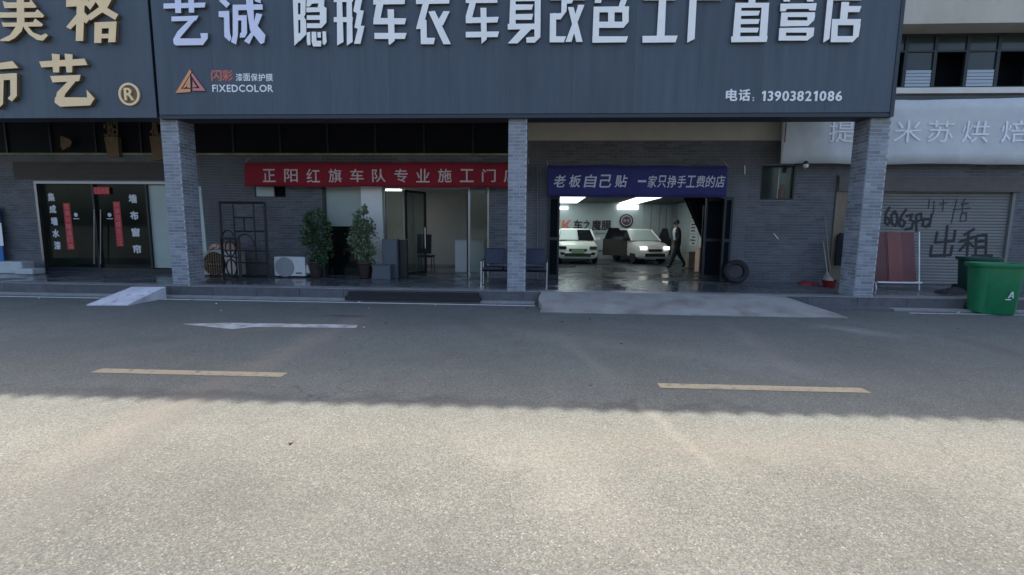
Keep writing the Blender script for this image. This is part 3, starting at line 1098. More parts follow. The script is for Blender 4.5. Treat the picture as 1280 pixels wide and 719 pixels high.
# ---- left glass shopfront
fx0, fx1, fz0, fz1 = door_l
ld = MB()
Yd = W + 0.10
ld.box(fx0 - 0.02, fx0 + 0.05, W - 0.03, Yd, fz0, fz1, 'steel')
ld.box(fx0 - 0.02, fx1 + 0.02, W - 0.032, Yd, fz1 - 0.04, fz1 + 0.03, 'steel')
ld.box(fx1 - 0.05, fx1 + 0.02, W - 0.03, Yd, fz0, fz1 - 0.041, 'steel')
sf = ld.build('glass_door', None, bld)
cuts = [X(60), X(122), X(190), fx1 - 0.05]
for i, (a, b) in enumerate(zip([fx0 + 0.05] + cuts[1:-1], cuts[1:])):
    pass
MB().box(fx0 + 0.051, X(120) - 0.03, Yd + 0.0, Yd + 0.02, fz0 + 0.12, fz1 - 0.042, 'dark_glass').build('pane', None, sf)
MB().box(X(120) + 0.03, X(186) - 0.02, Yd + 0.0, Yd + 0.02, fz0 + 0.12, fz1 - 0.042, 'dark_glass').build('pane', None, sf)
MB().box(X(186) + 0.03, fx1 - 0.051, Yd + 0.0, Yd + 0.02, fz0 + 0.14, fz1 - 0.05, 'frosted').build('pane', None, sf)
MB().box(X(120) - 0.03, X(120) + 0.03, W + 0.03, Yd + 0.03, fz0 + 0.08, fz1 - 0.045, 'dark_frame').build('mullion', None, sf)
MB().box(X(186) - 0.02, X(186) + 0.03, W + 0.03, Yd + 0.03, fz0 + 0.08, fz1 - 0.045, 'dark_frame').build('mullion', None, sf)
MB().box(fx0 + 0.05, fx1 - 0.05, W + 0.04, Yd + 0.03, fz0, fz0 + 0.12, 'dark_frame').build('bottom_rail', None, sf)
MB().tube([at(118, 330, W - 0.02), at(118, 262, W - 0.02)], 0.018, 8, 'steel').build('handle', None, sf)
MB().tube([at(126, 330, W - 0.02), at(126, 262, W - 0.02)], 0.018, 8, 'steel').build('handle', None, sf)
for k, ch in enumerate('集成墙水漆'):
    q = at(64 + k * 1.95 + 0.0, 246.5 + k * 15.1, Yd - 0.004)
    mb = MB()
    add_glyph(mb, ch, q.x - 0.105, q.x + 0.105, q.z - 0.12, q.z + 0.12, Yd - 0.006, 'sticker', 0.06)
    mb.build('letter', None, sf)
for k, ch in enumerate('墙布窗帘'):
    q = at(166 + k * 1.8, 248.5 + k * 21, Yd - 0.004)
    mb = MB()
    add_glyph(mb, ch, q.x - 0.125, q.x + 0.125, q.z - 0.125, q.z + 0.125, Yd - 0.006, 'sticker', 0.06)
    mb.build('letter', None, sf)
for (u, v0, v1, ch) in ((86, 254, 312, '生意兴隆通四海'), (148, 252, 308, '财源茂盛达三江')):
    a, b = at(u - 4.5, v0, Yd), at(u + 4.5, v1, Yd)
    xc_ = (a.x + b.x) / 2
    a.x, b.x = xc_ - 0.105, xc_ + 0.105
    cp = MB().box(a.x, b.x, Yd - 0.004, Yd - 0.002, a.z, b.z, 'red_light').build('couplet', None, sf)
    mb = MB()
    n = len(ch)
    for k, c_ in enumerate(ch):
        zc = a.z + (b.z - a.z) * (k + 0.5) / n
        add_glyph(mb, c_, (a.x + b.x) / 2 - 0.075, (a.x + b.x) / 2 + 0.075, zc - 0.075, zc + 0.075, Yd - 0.006, 'print_pink', 0.01)
    mb.build('lettering', None, sf)
a, b = at(117, 234, Yd - 0.03), at(138, 243, Yd - 0.03)
MB().box(a.x, b.x, Yd - 0.06, Yd - 0.03, b.z, a.z, 'sign_red').build('led_box', None, sf)
mb = MB()
for k, c_ in enumerate('欢迎光临'):
    ww = (b.x - a.x) / 4
    add_glyph(mb, c_, a.x + ww * k + 0.01, a.x + ww * (k + 1) - 0.01, b.z + 0.04, a.z - 0.04, Yd - 0.064, 'print_pink', 0.01)
mb.build('lettering', None, sf)
for u in (95, 137):
    q = at(u, 270, Yd - 0.004)
    mb = MB()
    mb.lathe([(0.0, 0), (0.05, 0), (0.06, 0.001)], (q.x, Yd - 0.006, q.z + 0.03), 12, 'sticker', 'Y')
    mb.box(q.x - 0.09, q.x + 0.09, Yd - 0.006, Yd - 0.004, q.z - 0.09, q.z - 0.07, 'sticker')
    mb.build('sticker', None, sf)
# dim room behind the left shopfront
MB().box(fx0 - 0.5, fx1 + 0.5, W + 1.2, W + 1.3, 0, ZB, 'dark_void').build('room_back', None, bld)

# ---- small high window
a, b, c, d = win_small
wn = MB().box(a, b, W + 0.02, W + 0.06, c, c + 0.03).box(a, b, W + 0.02, W + 0.06, d - 0.03, d).box(a, a + 0.03, W + 0.021, W + 0.059, c, d).box((a + b) / 2 + 0.1, (a + b) / 2 + 0.13, W + 0.021, W + 0.059, c + 0.03, d - 0.03).build('window', 'dark_frame', bld)
MB().box(a + 0.03, (a + b) / 2 + 0.1, W + 0.035, W + 0.045, c + 0.03, d - 0.03, 'frosted').build('pane', None, wn)
MB().box((a + b) / 2 + 0.13, b, W + 0.14, W + 0.15, c + 0.03, d - 0.03, 'dark_void').build('pane', None, wn)
# ---- window right of the garage
a, b, c, d = win_r
wn = MB().box(a, b, W - 0.01, W + 0.06, c, c + 0.035).box(a, b, W - 0.01, W + 0.06, d - 0.035, d).box(a, a + 0.035, W - 0.009, W + 0.059, c + 0.035, d - 0.035).box(b - 0.035, b, W - 0.009, W + 0.059, c + 0.035, d - 0.035).build('window', 'dark_frame', bld)
m_ = a + (b - a) * 0.52
MB().box(a + 0.036, m_, W + 0.03, W + 0.04, c + 0.036, d - 0.036, 'upper_glass').build('pane', None, wn)
MB().box(m_ + 0.02, b - 0.036, W + 0.05, W + 0.06, c + 0.036, d - 0.036, 'clear').build('pane', None, wn)
MB().box(m_ - 0.0, m_ + 0.02, W + 0.02, W + 0.06, c + 0.036, d - 0.036, 'steel').build('sash', None, wn)
MB().box(a - 0.3, b + 0.3, W + 0.5, W + 0.55, c - 0.3, d + 0.3, 'office_wall').build('room_back', None, bld)
cup = MB().lathe([(0.05, 0), (0.07, 0.0), (0.09, 0.25), (0.05, 0.32), (0.05, 0.4)], (m_ + 0.2, W + 0.2, c + 0.01), 12, 'red_plastic')
tag(cup.build('bottle', None), 'red container standing inside the small window beside the garage', 'container')

# ---- office front: blind window, white post, glass doors, room
ox0, ox1, oz0, oz1 = office
xA, xB, xC, xD, xE, xF = X(408), X(453), X(479), X(515), X(586), X(611)
Yo = W + 0.08
of = MB().box(ox0, xA, W + 0.0, W + 0.12, oz0, oz1, 'dark_frame').build('shop_window', None, bld)
MB().box(xA + 0.0, xB, Yo, Yo + 0.02, Z(283, 430), oz1, 'curtain').build('blind', None, of)
MB().box(xA, xB, Yo + 0.03, Yo + 0.04, oz0, Z(283, 430), 'dark_glass').build('pane', None, of)
MB().box(xB + 0.002, xC, W - 0.02, W + 0.2, oz0, oz1, 'white_wall').build('post', None, bld)
# sidelight pane + its steel frame
od = MB().box(xC + 0.003, xC + 0.05, Yo, Yo + 0.06, oz0, oz1, 'steel').box(xE - 0.03, xE + 0.03, Yo, Yo + 0.06, oz0, oz1, 'steel').box(xF - 0.05, xF - 0.003, Yo, Yo + 0.06, oz0, oz1, 'steel').box(xC + 0.05, xE - 0.031, Yo, Yo + 0.06, oz1 - 0.06, oz1, 'steel').build('glass_door', None, bld)
MB().box(xC + 0.051, X(503), Yo + 0.03, Yo + 0.04, oz0 + 0.05, oz1 - 0.061, 'clear').build('pane', None, od)
MB().box(xE + 0.031, xF - 0.051, Yo + 0.03, Yo + 0.04, oz0 + 0.05, oz1 - 0.001, 'clear').build('pane', None, od)
# leaf swung inwards at the left


def leaf(hx, hy, ang, wd, z0, z1, parent, fm='dark_frame', gm='clear'):
    ax = Vector((math.cos(ang), math.sin(ang), 0))
    ay = Vector((-math.sin(ang), math.cos(ang), 0)) * 0.02
    def bar(s0, s1, a, b, m, k=1.0):
        c = Vector((hx, hy, 0)) + ax * (s0 + s1) / 2
        mbb.obox((c.x, c.y, (a + b) / 2), ax * (s1 - s0) / 2, ay * k, (0, 0, (b - a) / 2), m)
    mbb = MB()
    bar(0, 0.06, z0, z1, fm)
    bar(wd - 0.06, wd, z0, z1, fm)
    bar(0.06, wd - 0.06, z0, z0 + 0.1, fm, 0.98)
    bar(0.06, wd - 0.06, z1 - 0.06, z1, fm, 0.98)
    fr_ = mbb.build('door_leaf', None, parent)
    mbb = MB()
    bar(0.06, wd - 0.06, z0 + 0.1, z1 - 0.06, gm, 0.3)
    mbb.build('pane', None, parent)
    mbb = MB()
    q = Vector((hx, hy, 0)) + ax * (wd - 0.1) - ay.normalized() * 0.05
    mbb.tube([(q.x, q.y, 1.0), (q.x, q.y, 1.6)], 0.015, 8, 'chrome')
    mbb.build('handle', None, parent)


leaf(X(505), Yo + 0.08, R(62), 0.85, ZP + 0.01, oz1 - 0.08, od)
leaf(xE - 0.04, Yo + 0.08, R(100), 0.85, ZP + 0.01, oz1 - 0.08, od)
# office room
YB = 17.4
MB().box(xA - 0.8, xF + 0.35, W + WT, YB, ZP - 0.05, ZP - 0.004, 'tile').build('office_floor', None, bld)
MB().box(xA - 0.8, xF + 0.35, YB, YB + 0.1, ZP, 3.6, 'office_wall').build('partition', None, bld)
MB().box(xA - 0.9, xA - 0.8, W + WT, YB, ZP, 3.6, 'office_wall').build('partition', None, bld)
MB().box(xF + 0.35, xF + 0.45, W + WT, YB, ZP, 3.6, 'office_wall').build('partition', None, bld)
MB().box(xA - 0.8, xF + 0.35, W + WT, YB, 2.86, 2.92, 'white_wall').build('ceiling', None, bld)
q = at(487, 243, 15.6)
lm = thing('ceiling_lamp', (q.x, 15.6, 2.8), 'lit oblong lamp under the office ceiling behind the glass', 'lamp')
MB().box(q.x - 0.32, q.x + 0.32, 15.3, 15.9, 2.81, 2.855, 'lamp').build('diffuser', None, lm)
MB().box(q.x - 0.35, q.x + 0.35, 15.27, 15.93, 2.856, 2.859, 'white_wall').build('housing', None, lm)
# desk in the office, right
q = at(583, 344, 14.6)
dk = thing('desk', (q.x, 14.6, ZP), 'grey white reception desk inside the office right of the open doorway', 'desk')
x0, x1 = at(569, 340, 14.6).x, at(605, 340, 14.6).x
zd = at(575, 300, 14.6).z
MB().box(x0, x1, 14.6, 15.3, ZP, zd - 0.04, 'ac_white').build('front_panel', None, dk)
MB().box(x0 - 0.03, x1 + 0.03, 14.56, 15.33, zd - 0.039, zd, 'office_wall').build('desktop', None, dk)


def chair(u, v, Y, label):
    q = at(u, v, Y)
    t = thing('office_chair', (q.x, Y, ZP), label, 'chair')
    x, y = q.x, Y
    z = ZP
    MB().box(x - 0.23, x + 0.23, y - 0.22, y + 0.22, z + 0.43, z + 0.49, 'black').build('seat', None, t)
    MB().obox((x, y - 0.22, z + 0.85), (0.22, 0, 0), (0, 0.02, 0), (0, 0.03, 0.30), 'black').build('backrest', None, t)
    for sx in (-1, 1):
        for sy in (-1, 1):
            MB().tube([(x + sx * 0.2, y + sy * 0.18, z + 0.43), (x + sx * 0.22, y + sy * 0.2, z)], 0.014, 6, 'black').build('leg', None, t)


chair(533, 342, 14.9, 'black chair inside the office doorway')

# ---- garage opening: frame, folded leaves, room
gx0, gx1, gz0, gz1 = garage
gd = MB().box(gx0 - 0.0, gx0 + 0.02, W, W + 0.24, ZP, gz1, 'dark_frame').build('garage_door', None, bld)
MB().box(gx1 - 0.02, gx1, W, W + 0.24, ZP, gz1, 'dark_frame').build('jamb', None, gd)
# leaves folded outwards against the jambs
def dark_leaf(u0, u1, Ya, name='door_leaf'):
    a, b = at(u0, 300, Ya).x, at(u1, 300, Ya).x
    z0, z1 = ZP + 0.01, gz1 + 0.0
    mbb = MB().box(a, a + 0.05, Ya, Ya + 0.05, z0, z1).box(b - 0.05, b, Ya, Ya + 0.05, z0, z1).box(a + 0.05, b - 0.05, Ya + 0.002, Ya + 0.048, z0, z0 + 0.12).box(a + 0.05, b - 0.05, Ya + 0.002, Ya + 0.048, z1 - 0.08, z1).box(a + 0.05, b - 0.05, Ya + 0.002, Ya + 0.048, 1.3, 1.38)
    mbb.build(name, 'dark_frame', gd)
    MB().box(a + 0.05, b - 0.05, Ya + 0.02, Ya + 0.03, z0 + 0.12, z1 - 0.08, 'dark_void').build('leaf_panel', None, gd)


dark_leaf(685, 699, W - 0.12)
dark_leaf(903, 914, W - 0.12)
dark_leaf(880, 906, W + 0.35)
GX0, GX1, GY = 0.2, 6.25, 22.0
ZC = 2.78
gf = MB()
gf.box(GX0, GX1, W - 0.0, GY, ZP - 0.3, ZP - 0.002, 'garage_floor')
tag(gf.build('garage_floor', None), 'wet dark garage floor', kind='structure')
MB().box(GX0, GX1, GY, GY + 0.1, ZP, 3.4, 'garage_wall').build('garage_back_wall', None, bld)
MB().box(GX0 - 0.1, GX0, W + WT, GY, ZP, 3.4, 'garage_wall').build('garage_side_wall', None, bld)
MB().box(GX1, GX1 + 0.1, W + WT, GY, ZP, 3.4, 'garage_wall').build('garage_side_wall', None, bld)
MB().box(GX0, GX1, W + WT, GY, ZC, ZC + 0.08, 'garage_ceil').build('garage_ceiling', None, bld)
# darker dado along the back wall
MB().box(GX0, X(838, 300, GY), GY - 0.02, GY, Z(314, 780, GY) - 0.02, Z(314, 780, GY) + 0.02, 'dark_frame').build('dado_rail', None, bld)


def led(u0, u1, y0, y1, label):
    a, b = at(u0, 255, y1).x, at(u1, 255, y1).x
    t = thing('ceiling_light', ((a + b) / 2, (y0 + y1) / 2, ZC), label, 'ceiling light', 'lit panels under the garage ceiling')
    MB().box(a, b, y0, y1, ZC - 0.03, ZC - 0.002, 'led').build('diffuser', None, t)
    MB().box(a - 0.02, b + 0.02, y0 - 0.02, y1 + 0.02, ZC - 0.02, ZC - 0.001, 'white_wall').build('frame', None, t)
    return t


led(773, 798, 15.4, 21.6, 'long lit panel light over the middle of the garage')
led(686, 721, 15.4, 21.6, 'long lit panel light over the white car at the garage left')
led(872, 890, 14.5, 15.5, 'small lit panel light by the garage right jamb')
for (u0, u1, v0, v1) in ((772, 798, 256, 262), (699, 710, 258, 262)):
    a, b = at(u0, v0, GY - 0.12), at(u1, v1, GY - 0.12)
    t = tag(MB().box(a.x, b.x, GY - 0.12, GY - 0.02, b.z, min(a.z, ZC - 0.04), 'led').build('wall_light', None), 'upright lit light box on the garage back wall, %s' % ('below the middle ceiling light' if u0 > 750 else 'above the white car'), 'wall light')
# lettering on the garage back wall
gb = thing('wall_lettering', (at(740, 280, GY - 0.02).x, GY - 0.02, 1.5), 'red and dark company lettering on the garage back wall', 'lettering')
Yg = GY - 0.03
for ch, u0, u1, m in (('Z', 690, 701, 'print_red'), ('K', 703, 715, 'print_red'), ('车', 717, 728, 'shelf_dark'), ('之', 729, 738, 'shelf_dark'), ('魔', 740, 751, 'shelf_dark'), ('膜', 752, 764, 'shelf_dark')):
    a, b = at(u0, 275, Yg), at(u1, 288, Yg)
    mb = MB()
    add_glyph(mb, ch, a.x, b.x, b.z, a.z, Yg, m, 0.03)
    mb.build('letter', None, gb)
mb = MB()
a, b = at(740, 290.5, Yg), at(758, 293, Yg)
for k, ch in enumerate('专业隐形车衣'):
    ww = (b.x - a.x) / 6
    add_glyph(mb, ch, a.x + k * ww, a.x + (k + 0.85) * ww, b.z, a.z, Yg, 'shelf_dark', 0.02)
mb.build('lettering', None, gb)
# round emblem on the back wall
q = at(783, 276, GY - 0.05)
em = thing('round_sign', (q.x, GY - 0.05, q.z), 'dark round emblem sign on the garage back wall above the off white car', 'sign')
mb = MB().lathe([(0.0, -0.03), (0.28, -0.03), (0.31, 0.0), (0.31, 0.03)], (q.x, GY - 0.04, q.z), 24, 'emblem', 'Y')
mb.build('disc', None, em)
mb = MB().lathe([(0.20, -0.034), (0.22, -0.036), (0.24, -0.034)], (q.x, GY - 0.04, q.z), 24, 'ac_grille', 'Y', close=False)
for k_, ch in enumerate('车衣'):
    add_glyph(mb, ch, q.x - 0.14 + 0.15 * k_, q.x - 0.01 + 0.15 * k_, q.z - 0.06, q.z + 0.07, GY - 0.075, 'ac_grille', 0.03)
mb.build('emblem_print', None, em)
# pale wall panels / curtains right part of the back wall
for i, (u0, u1) in enumerate(((801, 812), (813, 823), (824, 831), (832, 838))):
    a, b = at(u0, 300, GY - 0.06), at(u1, 300, GY - 0.06)
    MB().box(a.x, b.x, GY - 0.06 - 0.01 * (i % 2), GY - 0.002, ZP + 0.9, ZC - 0.05, 'garage_wall').build('wall_panel', None, bld)
# posters on the right garage wall
k = 0
for (y, w_) in ((19.6, 0.9), (18.4, 0.9), (17.2, 0.8)):
    for (z, h_) in ((2.25, 0.5), (1.70, 0.42), (1.2, 0.42)):
        xx = GX1 - 0.012
        k += 1
        ps = thing('poster', (xx, y, z), '%s white printed sheet in the %s column on the garage right wall' % (('top', 'middle', 'bottom')[(k - 1) % 3], ('far', 'middle', 'near')[(k - 1) // 3]), 'poster', 'printed sheets on the garage wall')
        MB().box(xx, GX1 - 0.002, y - w_ / 2, y + w_ / 2, z - h_ / 2, z + h_ / 2, 'paper').build('sheet', None, ps)
        mb = MB()
        for r_ in range(3):
            zz = z + h_ * (0.3 - 0.3 * r_)
            mb.box(xx - 0.003, xx - 0.001, y - w_ * random.uniform(0.2, 0.42), y + w_ * random.uniform(0.1, 0.42), zz - h_ * 0.07, zz + h_ * 0.07, 'ink')
        mb.build('print', None, ps)


# dark rack with clutter at the right of the garage
def rack(x0, x1, y0, y1, zs, label):
    t = thing('storage_rack', ((x0 + x1) / 2, (y0 + y1) / 2, ZP), label, 'rack')
    for px_ in (x0, x1):
        for py_ in (y0, y1):
            MB().box(px_ - 0.025, px_ + 0.025, py_ - 0.025, py_ + 0.025, ZP, zs[-1] + 0.2, 'shelf_dark').build('post', None, t)
    for z in zs:
        MB().box(x0 + 0.026, x1 - 0.026, y0 + 0.026, y1 - 0.026, z, z + 0.03, 'shelf_dark').build('shelf', None, t)
    return t


RX0, RX1, RY0, RY1 = 5.05, 5.95, 14.1, 15.0
rack(RX0, RX1, RY0, RY1, (0.5, 1.05, 1.6, 2.15), 'dark storage rack just inside the garage right jamb')
cols = [('slate_box', 'slate grey'), ('cardboard', 'brown cardboard'), ('red_plastic', 'red plastic'), ('ac_grille', 'grey plastic'), ('blue_board', 'blue plastic'), ('shelf_dark', 'black')]
used_lbl = {}
for si, z in enumerate((0.53, 1.08, 1.63, 2.18)):
    x = RX0 + 0.08
    for j in range(3):
        wv_ = random.uniform(0.16, 0.24)
        cm, cn = cols[(si * 3 + j * 2 + (si // 2)) % 6]
        h_ = random.uniform(0.18, 0.36)
        pos = ('left', 'centre', 'right')[j]
        lv = ('lowest', 'second', 'third', 'top')[si]
        t = tag(bevel(MB().box(x, x + wv_, RY0 + 0.05, RY0 + 0.4, z + 0.001, z + h_, cm).lathe([(0.03, 0), (0.03, 0.05), (0.02, 0.06)], (x + wv_ / 2, RY0 + 0.2, z + h_ - 0.002), 8, cm).build('storage_box', None), 0.012), '%s capped container, %s one on the %s shelf of the dark rack' % (cn, pos, lv), 'container', 'containers on the storage rack')
        x += wv_ + 0.05
# yellow-green bottles/boxes by the rack foot
for (u, v, Y, wd, h_, m, lb) in ((866, 336, 17.6, 0.45, 0.55, 'ply', 'low olive box on the garage floor behind the walking person'), (873, 338, 16.0, 0.14, 0.75, 'pinkish', 'tall pale canister on the garage floor beside the dark rack')):
    q = at(u, v, Y)
    tag(bevel(MB().box(q.x - wd / 2, q.x + wd / 2, Y - 0.2, Y + 0.2, ZP, ZP + h_, m).box(q.x - wd / 2 - 0.01, q.x + wd / 2 + 0.01, Y - 0.21, Y + 0.21, ZP + h_ + 0.002, ZP + h_ + 0.04, m).build('storage_box', None), 0.01), lb, 'container')
# dark hanging curtain, gathered to the right
cu = thing('hanging_curtain', (5.6, 16.2, 2.6), 'dark plastic curtain drawn aside at the garage right', 'curtain')
mb = MB()
n = 26
for i in range(n):
    s0, s1 = i / n, (i + 1) / n
    def cpt(s, z):
        top = at(853 + 47 * s, 249, 16.4).x
        bot = at(882 + 12 * s, 300, 16.4).x
        f = (2.75 - z) / 2.4
        return (top + (bot - top) * min(1, f * 1.4), 16.4 + 0.06 * math.sin(s * 40), z)
    zs_ = [2.75, 2.2, 1.7, 1.2, 0.7, 0.3]
    vs = [cpt(s, z) for z in zs_ for s in (s0, s1)]
    mb.add(vs, [(2 * k, 2 * k + 2, 2 * k + 3, 2 * k + 1) for k in range(5)], 'dark_void')
mb.build('cloth', None, cu)


# ---- cars
def car(cx, yf, label, paint, glass, lit, plate=None, wd=1.6, ht=1.45, ln=3.4, doors=False):
    """small hatchback facing -Y; cx centre, yf front bumper"""
    t = thing('parked_car', (cx, yf + ln / 2, ZP), label, 'car', 'cars inside the garage')
    z0 = ZP
    hw = wd / 2
    # body sections along length: (y, half width, z bottom, z shoulder)
    secs = [(0.0, 0.80, 0.30, 0.62), (0.08, 0.93, 0.22, 0.74), (0.35, 1.0, 0.20, 0.82), (0.85, 1.0, 0.20, 0.88), (1.2, 1.0, 0.20, 0.92), (ln - 0.5, 1.0, 0.20, 0.95), (ln - 0.1, 0.96, 0.22, 0.93), (ln, 0.86, 0.32, 0.86)]
    prof = [(-0.82, 0.0), (-0.97, 0.15), (-1.0, 0.5), (-0.97, 0.85), (-0.86, 1.0), (-0.4, 1.03), (0.4, 1.03), (0.86, 1.0), (0.97, 0.85), (1.0, 0.5), (0.97, 0.15), (0.82, 0.0)]
    mb = MB()
    vs = []
    for y, k, zb, zs in secs:
        for a, b in prof:
            vs.append((cx + a * hw * k, yf + y, z0 + zb + (zs - zb) * b))
    n = len(prof)
    fs = []
    for i in range(len(secs) - 1):
        for j in range(n):
            fs.append((i * n + j, (i + 1) * n + j, (i + 1) * n + (j + 1) % n, i * n + (j + 1) % n))
    fs.append(tuple(range(n)))
    fs.append(tuple(range((len(secs) - 1) * n, len(secs) * n))[::-1])
    mb.add(vs, [f[::-1] for f in fs], paint)
    body = mb.build('body', None, t, smooth=True)
    # cabin: roof and pillars as a frame, glass panes inset
    zt_, zs = z0 + ht, z0 + 0.90
    b0, b1 = 0.80, ln - 0.15
    r0_, r1_ = 1.45, ln - 0.55
    tw_ = hw * 0.78
    bw = hw * 0.93
    C8 = [Vector((cx - bw, yf + b0, zs)), Vector((cx + bw, yf + b0, zs)), Vector((cx + bw, yf + b1, zs)), Vector((cx - bw, yf + b1, zs)),
          Vector((cx - tw_, yf + r0_, zt_)), Vector((cx + tw_, yf + r0_, zt_)), Vector((cx + tw_, yf + r1_, zt_)), Vector((cx - tw_, yf + r1_, zt_))]
    mb = MB()
    mb.add([C8[4], C8[5], C8[6], C8[7], C8[4] + Vector((0.1, 0.1, 0.05)), C8[5] + Vector((-0.1, 0.1, 0.05)), C8[6] + Vector((-0.1, -0.1, 0.05)), C8[7] + Vector((0.1, -0.1, 0.05))],
           [(4, 5, 6, 7), (0, 1, 5, 4), (1, 2, 6, 5), (2, 3, 7, 6), (3, 0, 4, 7)], paint)
    for a, b in ((0, 4), (1, 5), (2, 6), (3, 7)):
        mb.tube([C8[a], C8[b]], 0.04, 6, paint)
    mb.build('roof', None, t)
    def inset(q, m, name, f=0.04, out=0.0):
        c = sum((C8[i] for i in q), Vector()) / 4
        vs = [C8[i] + (c - C8[i]) * f for i in q]
        nrm = (vs[1] - vs[0]).cross(vs[2] - vs[0]).normalized()
        vs2 = [v + nrm * 0.01 for v in vs]
        MB().add(vs + vs2, [(0, 1, 2, 3), (7, 6, 5, 4), (0, 4, 5, 1), (1, 5, 6, 2), (2, 6, 7, 3), (3, 7, 4, 0)], m).build(name, None, t)
    if isinstance(glass, tuple):
        # windscreen split into two tones
        mid0, mid1 = (C8[0] * 0.45 + C8[1] * 0.55), (C8[4] * 0.45 + C8[5] * 0.55)
        MB().add([C8[0] + Vector((0.05, 0, 0.03)), mid0 + Vector((0, 0, 0.03)), mid1, C8[4] + Vector((0.05, 0, 0))], [(0, 1, 2, 3)], glass[0]).build('windscreen', None, t)
        MB().add([mid0 + Vector((0, 0, 0.03)), C8[1] + Vector((-0.05, 0, 0.03)), C8[5] + Vector((-0.05, 0, 0)), mid1], [(0, 1, 2, 3)], glass[1]).build('windscreen', None, t)
    else:
        inset((0, 1, 5, 4), glass, 'windscreen')
    inset((1, 2, 6, 5), 'car_glass', 'side_window')
    inset((3, 0, 4, 7), 'car_glass', 'side_window')
    inset((2, 3, 7, 6), 'car_glass', 'rear_window')
    # nose
    MB().box(cx - hw * 0.62, cx + hw * 0.62, yf - 0.015, yf + 0.05, z0 + 0.30, z0 + 0.43, 'black').build('lower_grille', None, t)
    MB().box(cx - hw * 0.42, cx + hw * 0.42, yf - 0.02, yf + 0.05, z0 + 0.50, z0 + 0.60, 'black').build('grille', None, t)
    MB().box(cx - hw * 0.5, cx + hw * 0.5, yf - 0.035, yf + 0.02, z0 + 0.245, z0 + 0.27, 'ac_grille').build('bumper_strip', None, t)
    for s in (-1, 1):
        hm = 'headlight' if lit else 'car_glass'
        MB().obox((cx + s * hw * 0.72, yf + 0.035, z0 + 0.64), (hw * 0.17, s * 0.02, 0), (0, 0.06, 0), (0, 0, 0.06), hm).build('headlight', None, t)
        if not lit:
            MB().obox((cx + s * hw * 0.72, yf + 0.02, z0 + 0.42), (hw * 0.10, s * 0.02, 0), (0, 0.05, 0), (s * 0.02, 0, 0.05), 'black').build('air_intake', None, t)
        MB().obox((cx + s * (hw * 1.10), yf + 1.15, z0 + 0.98), (0.09, 0, 0), (0, 0.04, 0), (0, 0, 0.06), 'black' if lit else paint).build('mirror', None, t)
    if plate:
        MB().box(cx - 0.24, cx + 0.24, yf - 0.05, yf - 0.022, z0 + 0.44, z0 + 0.58, plate).build('number_plate', None, t)
    for s in (-1, 1):
        for y in (0.62, ln - 0.62):
            wx = cx + s * (hw - 0.10)
            wh = MB().lathe([(0.17, -0.09), (0.27, -0.09), (0.295, -0.05), (0.295, 0.05), (0.27, 0.09), (0.17, 0.09)], (wx, yf + y, z0 + 0.295), 18, 'black_rubber', 'X').build('wheel', None, t)
            MB().lathe([(0.0, -0.085), (0.17, -0.088), (0.17, 0.088), (0.0, 0.085)], (wx, yf + y, z0 + 0.295), 12, 'ac_grille', 'X').build('rim', None, wh)
    if doors:
        for s in (-1, 1):
            hx, hy = cx + s * hw * 0.97, yf + 1.15
            a = R(90 - s * 62)
            ax = Vector((math.cos(a), math.sin(a), 0))
            nn = Vector((-ax.y, ax.x, 0)) * 0.03
            c = Vector((hx, hy, z0 + 0.62)) + ax * 0.5
            dr = MB().obox(c, ax * 0.5, nn, (0, 0, 0.34), 'car_door').build('door', None, t)
            P_ = [Vector((hx, hy, z0 + 0.96)) + ax * q for q in (0.05, 0.95)] + [Vector((hx, hy, z0 + 1.42)) + ax * q for q in (0.85, 0.45)]
            P_ = [v - Vector((s * 0.08 * (1 if v.z > z0 + 1.2 else 0), 0, 0)) for v in P_]
            MB().add(P_ + [v + nn * 0.4 for v in P_], [(0, 1, 2, 3), (7, 6, 5, 4), (0, 4, 5, 1), (1, 5, 6, 2), (2, 6, 7, 3), (3, 7, 4, 0)], 'car_glass').build('door_window', None, dr)
    return t


M['car_door'] = mat('dark inner door trim', (0.03, 0.028, 0.026), 0.6)
q1 = at(722, 328, 18.4)
q2 = at(805, 327, 19.2)
car(q1.x, 18.4, 'white and pale green small car with green number plate in the garage', 'car_white', ('car_glass_pale', 'car_glass'), False, 'plate_green', wd=1.62, ht=1.33, ln=3.3)
car(q2.x, 18.9, 'off white small car with lit headlights and open doors in the garage', 'car_gold', 'car_glass_pale', True, None, wd=1.36, ht=1.34, ln=3.0, doors=True).rotation_euler = (0, 0, R(14))


# ---- person
def skin_body(name, chain, m, parent, sub=1, fat=1.28):
    """chain: list of (name, pos, radius, parent)"""
    idx = {c[0]: i for i, c in enumerate(chain)}
    me = bpy.data.meshes.new(name)
    me.from_pydata([c[1] for c in chain], [(idx[c[3]], i) for i, c in enumerate(chain) if c[3]], [])
    o = bpy.data.objects.new(name, me)
    COL.objects.link(o)
    sk = o.modifiers.new('skin', 'SKIN')
    for i, c in enumerate(chain):
        rr = c[2] if isinstance(c[2], tuple) else (c[2], c[2])
        if fat != 1 and min(rr) > 0.02 and c[0] not in ('head', 'crown', 'neck'):
            rr = (rr[0] * fat, rr[1] * fat)
        me.skin_vertices[0].data[i].radius = rr
        me.skin_vertices[0].data[i].use_root = (i == 0)
    o.modifiers.new('sub', 'SUBSURF').levels = sub
    bpy.context.view_layer.update()
    m2 = bpy.data.meshes.new_from_object(o.evaluated_get(bpy.context.evaluated_depsgraph_get()))
    bpy.data.objects.remove(o)
    m2.materials.clear()
    m2.materials.append(M[m])
    for p_ in m2.polygons:
        p_.use_smooth = True
    return link(name, m2, parent)


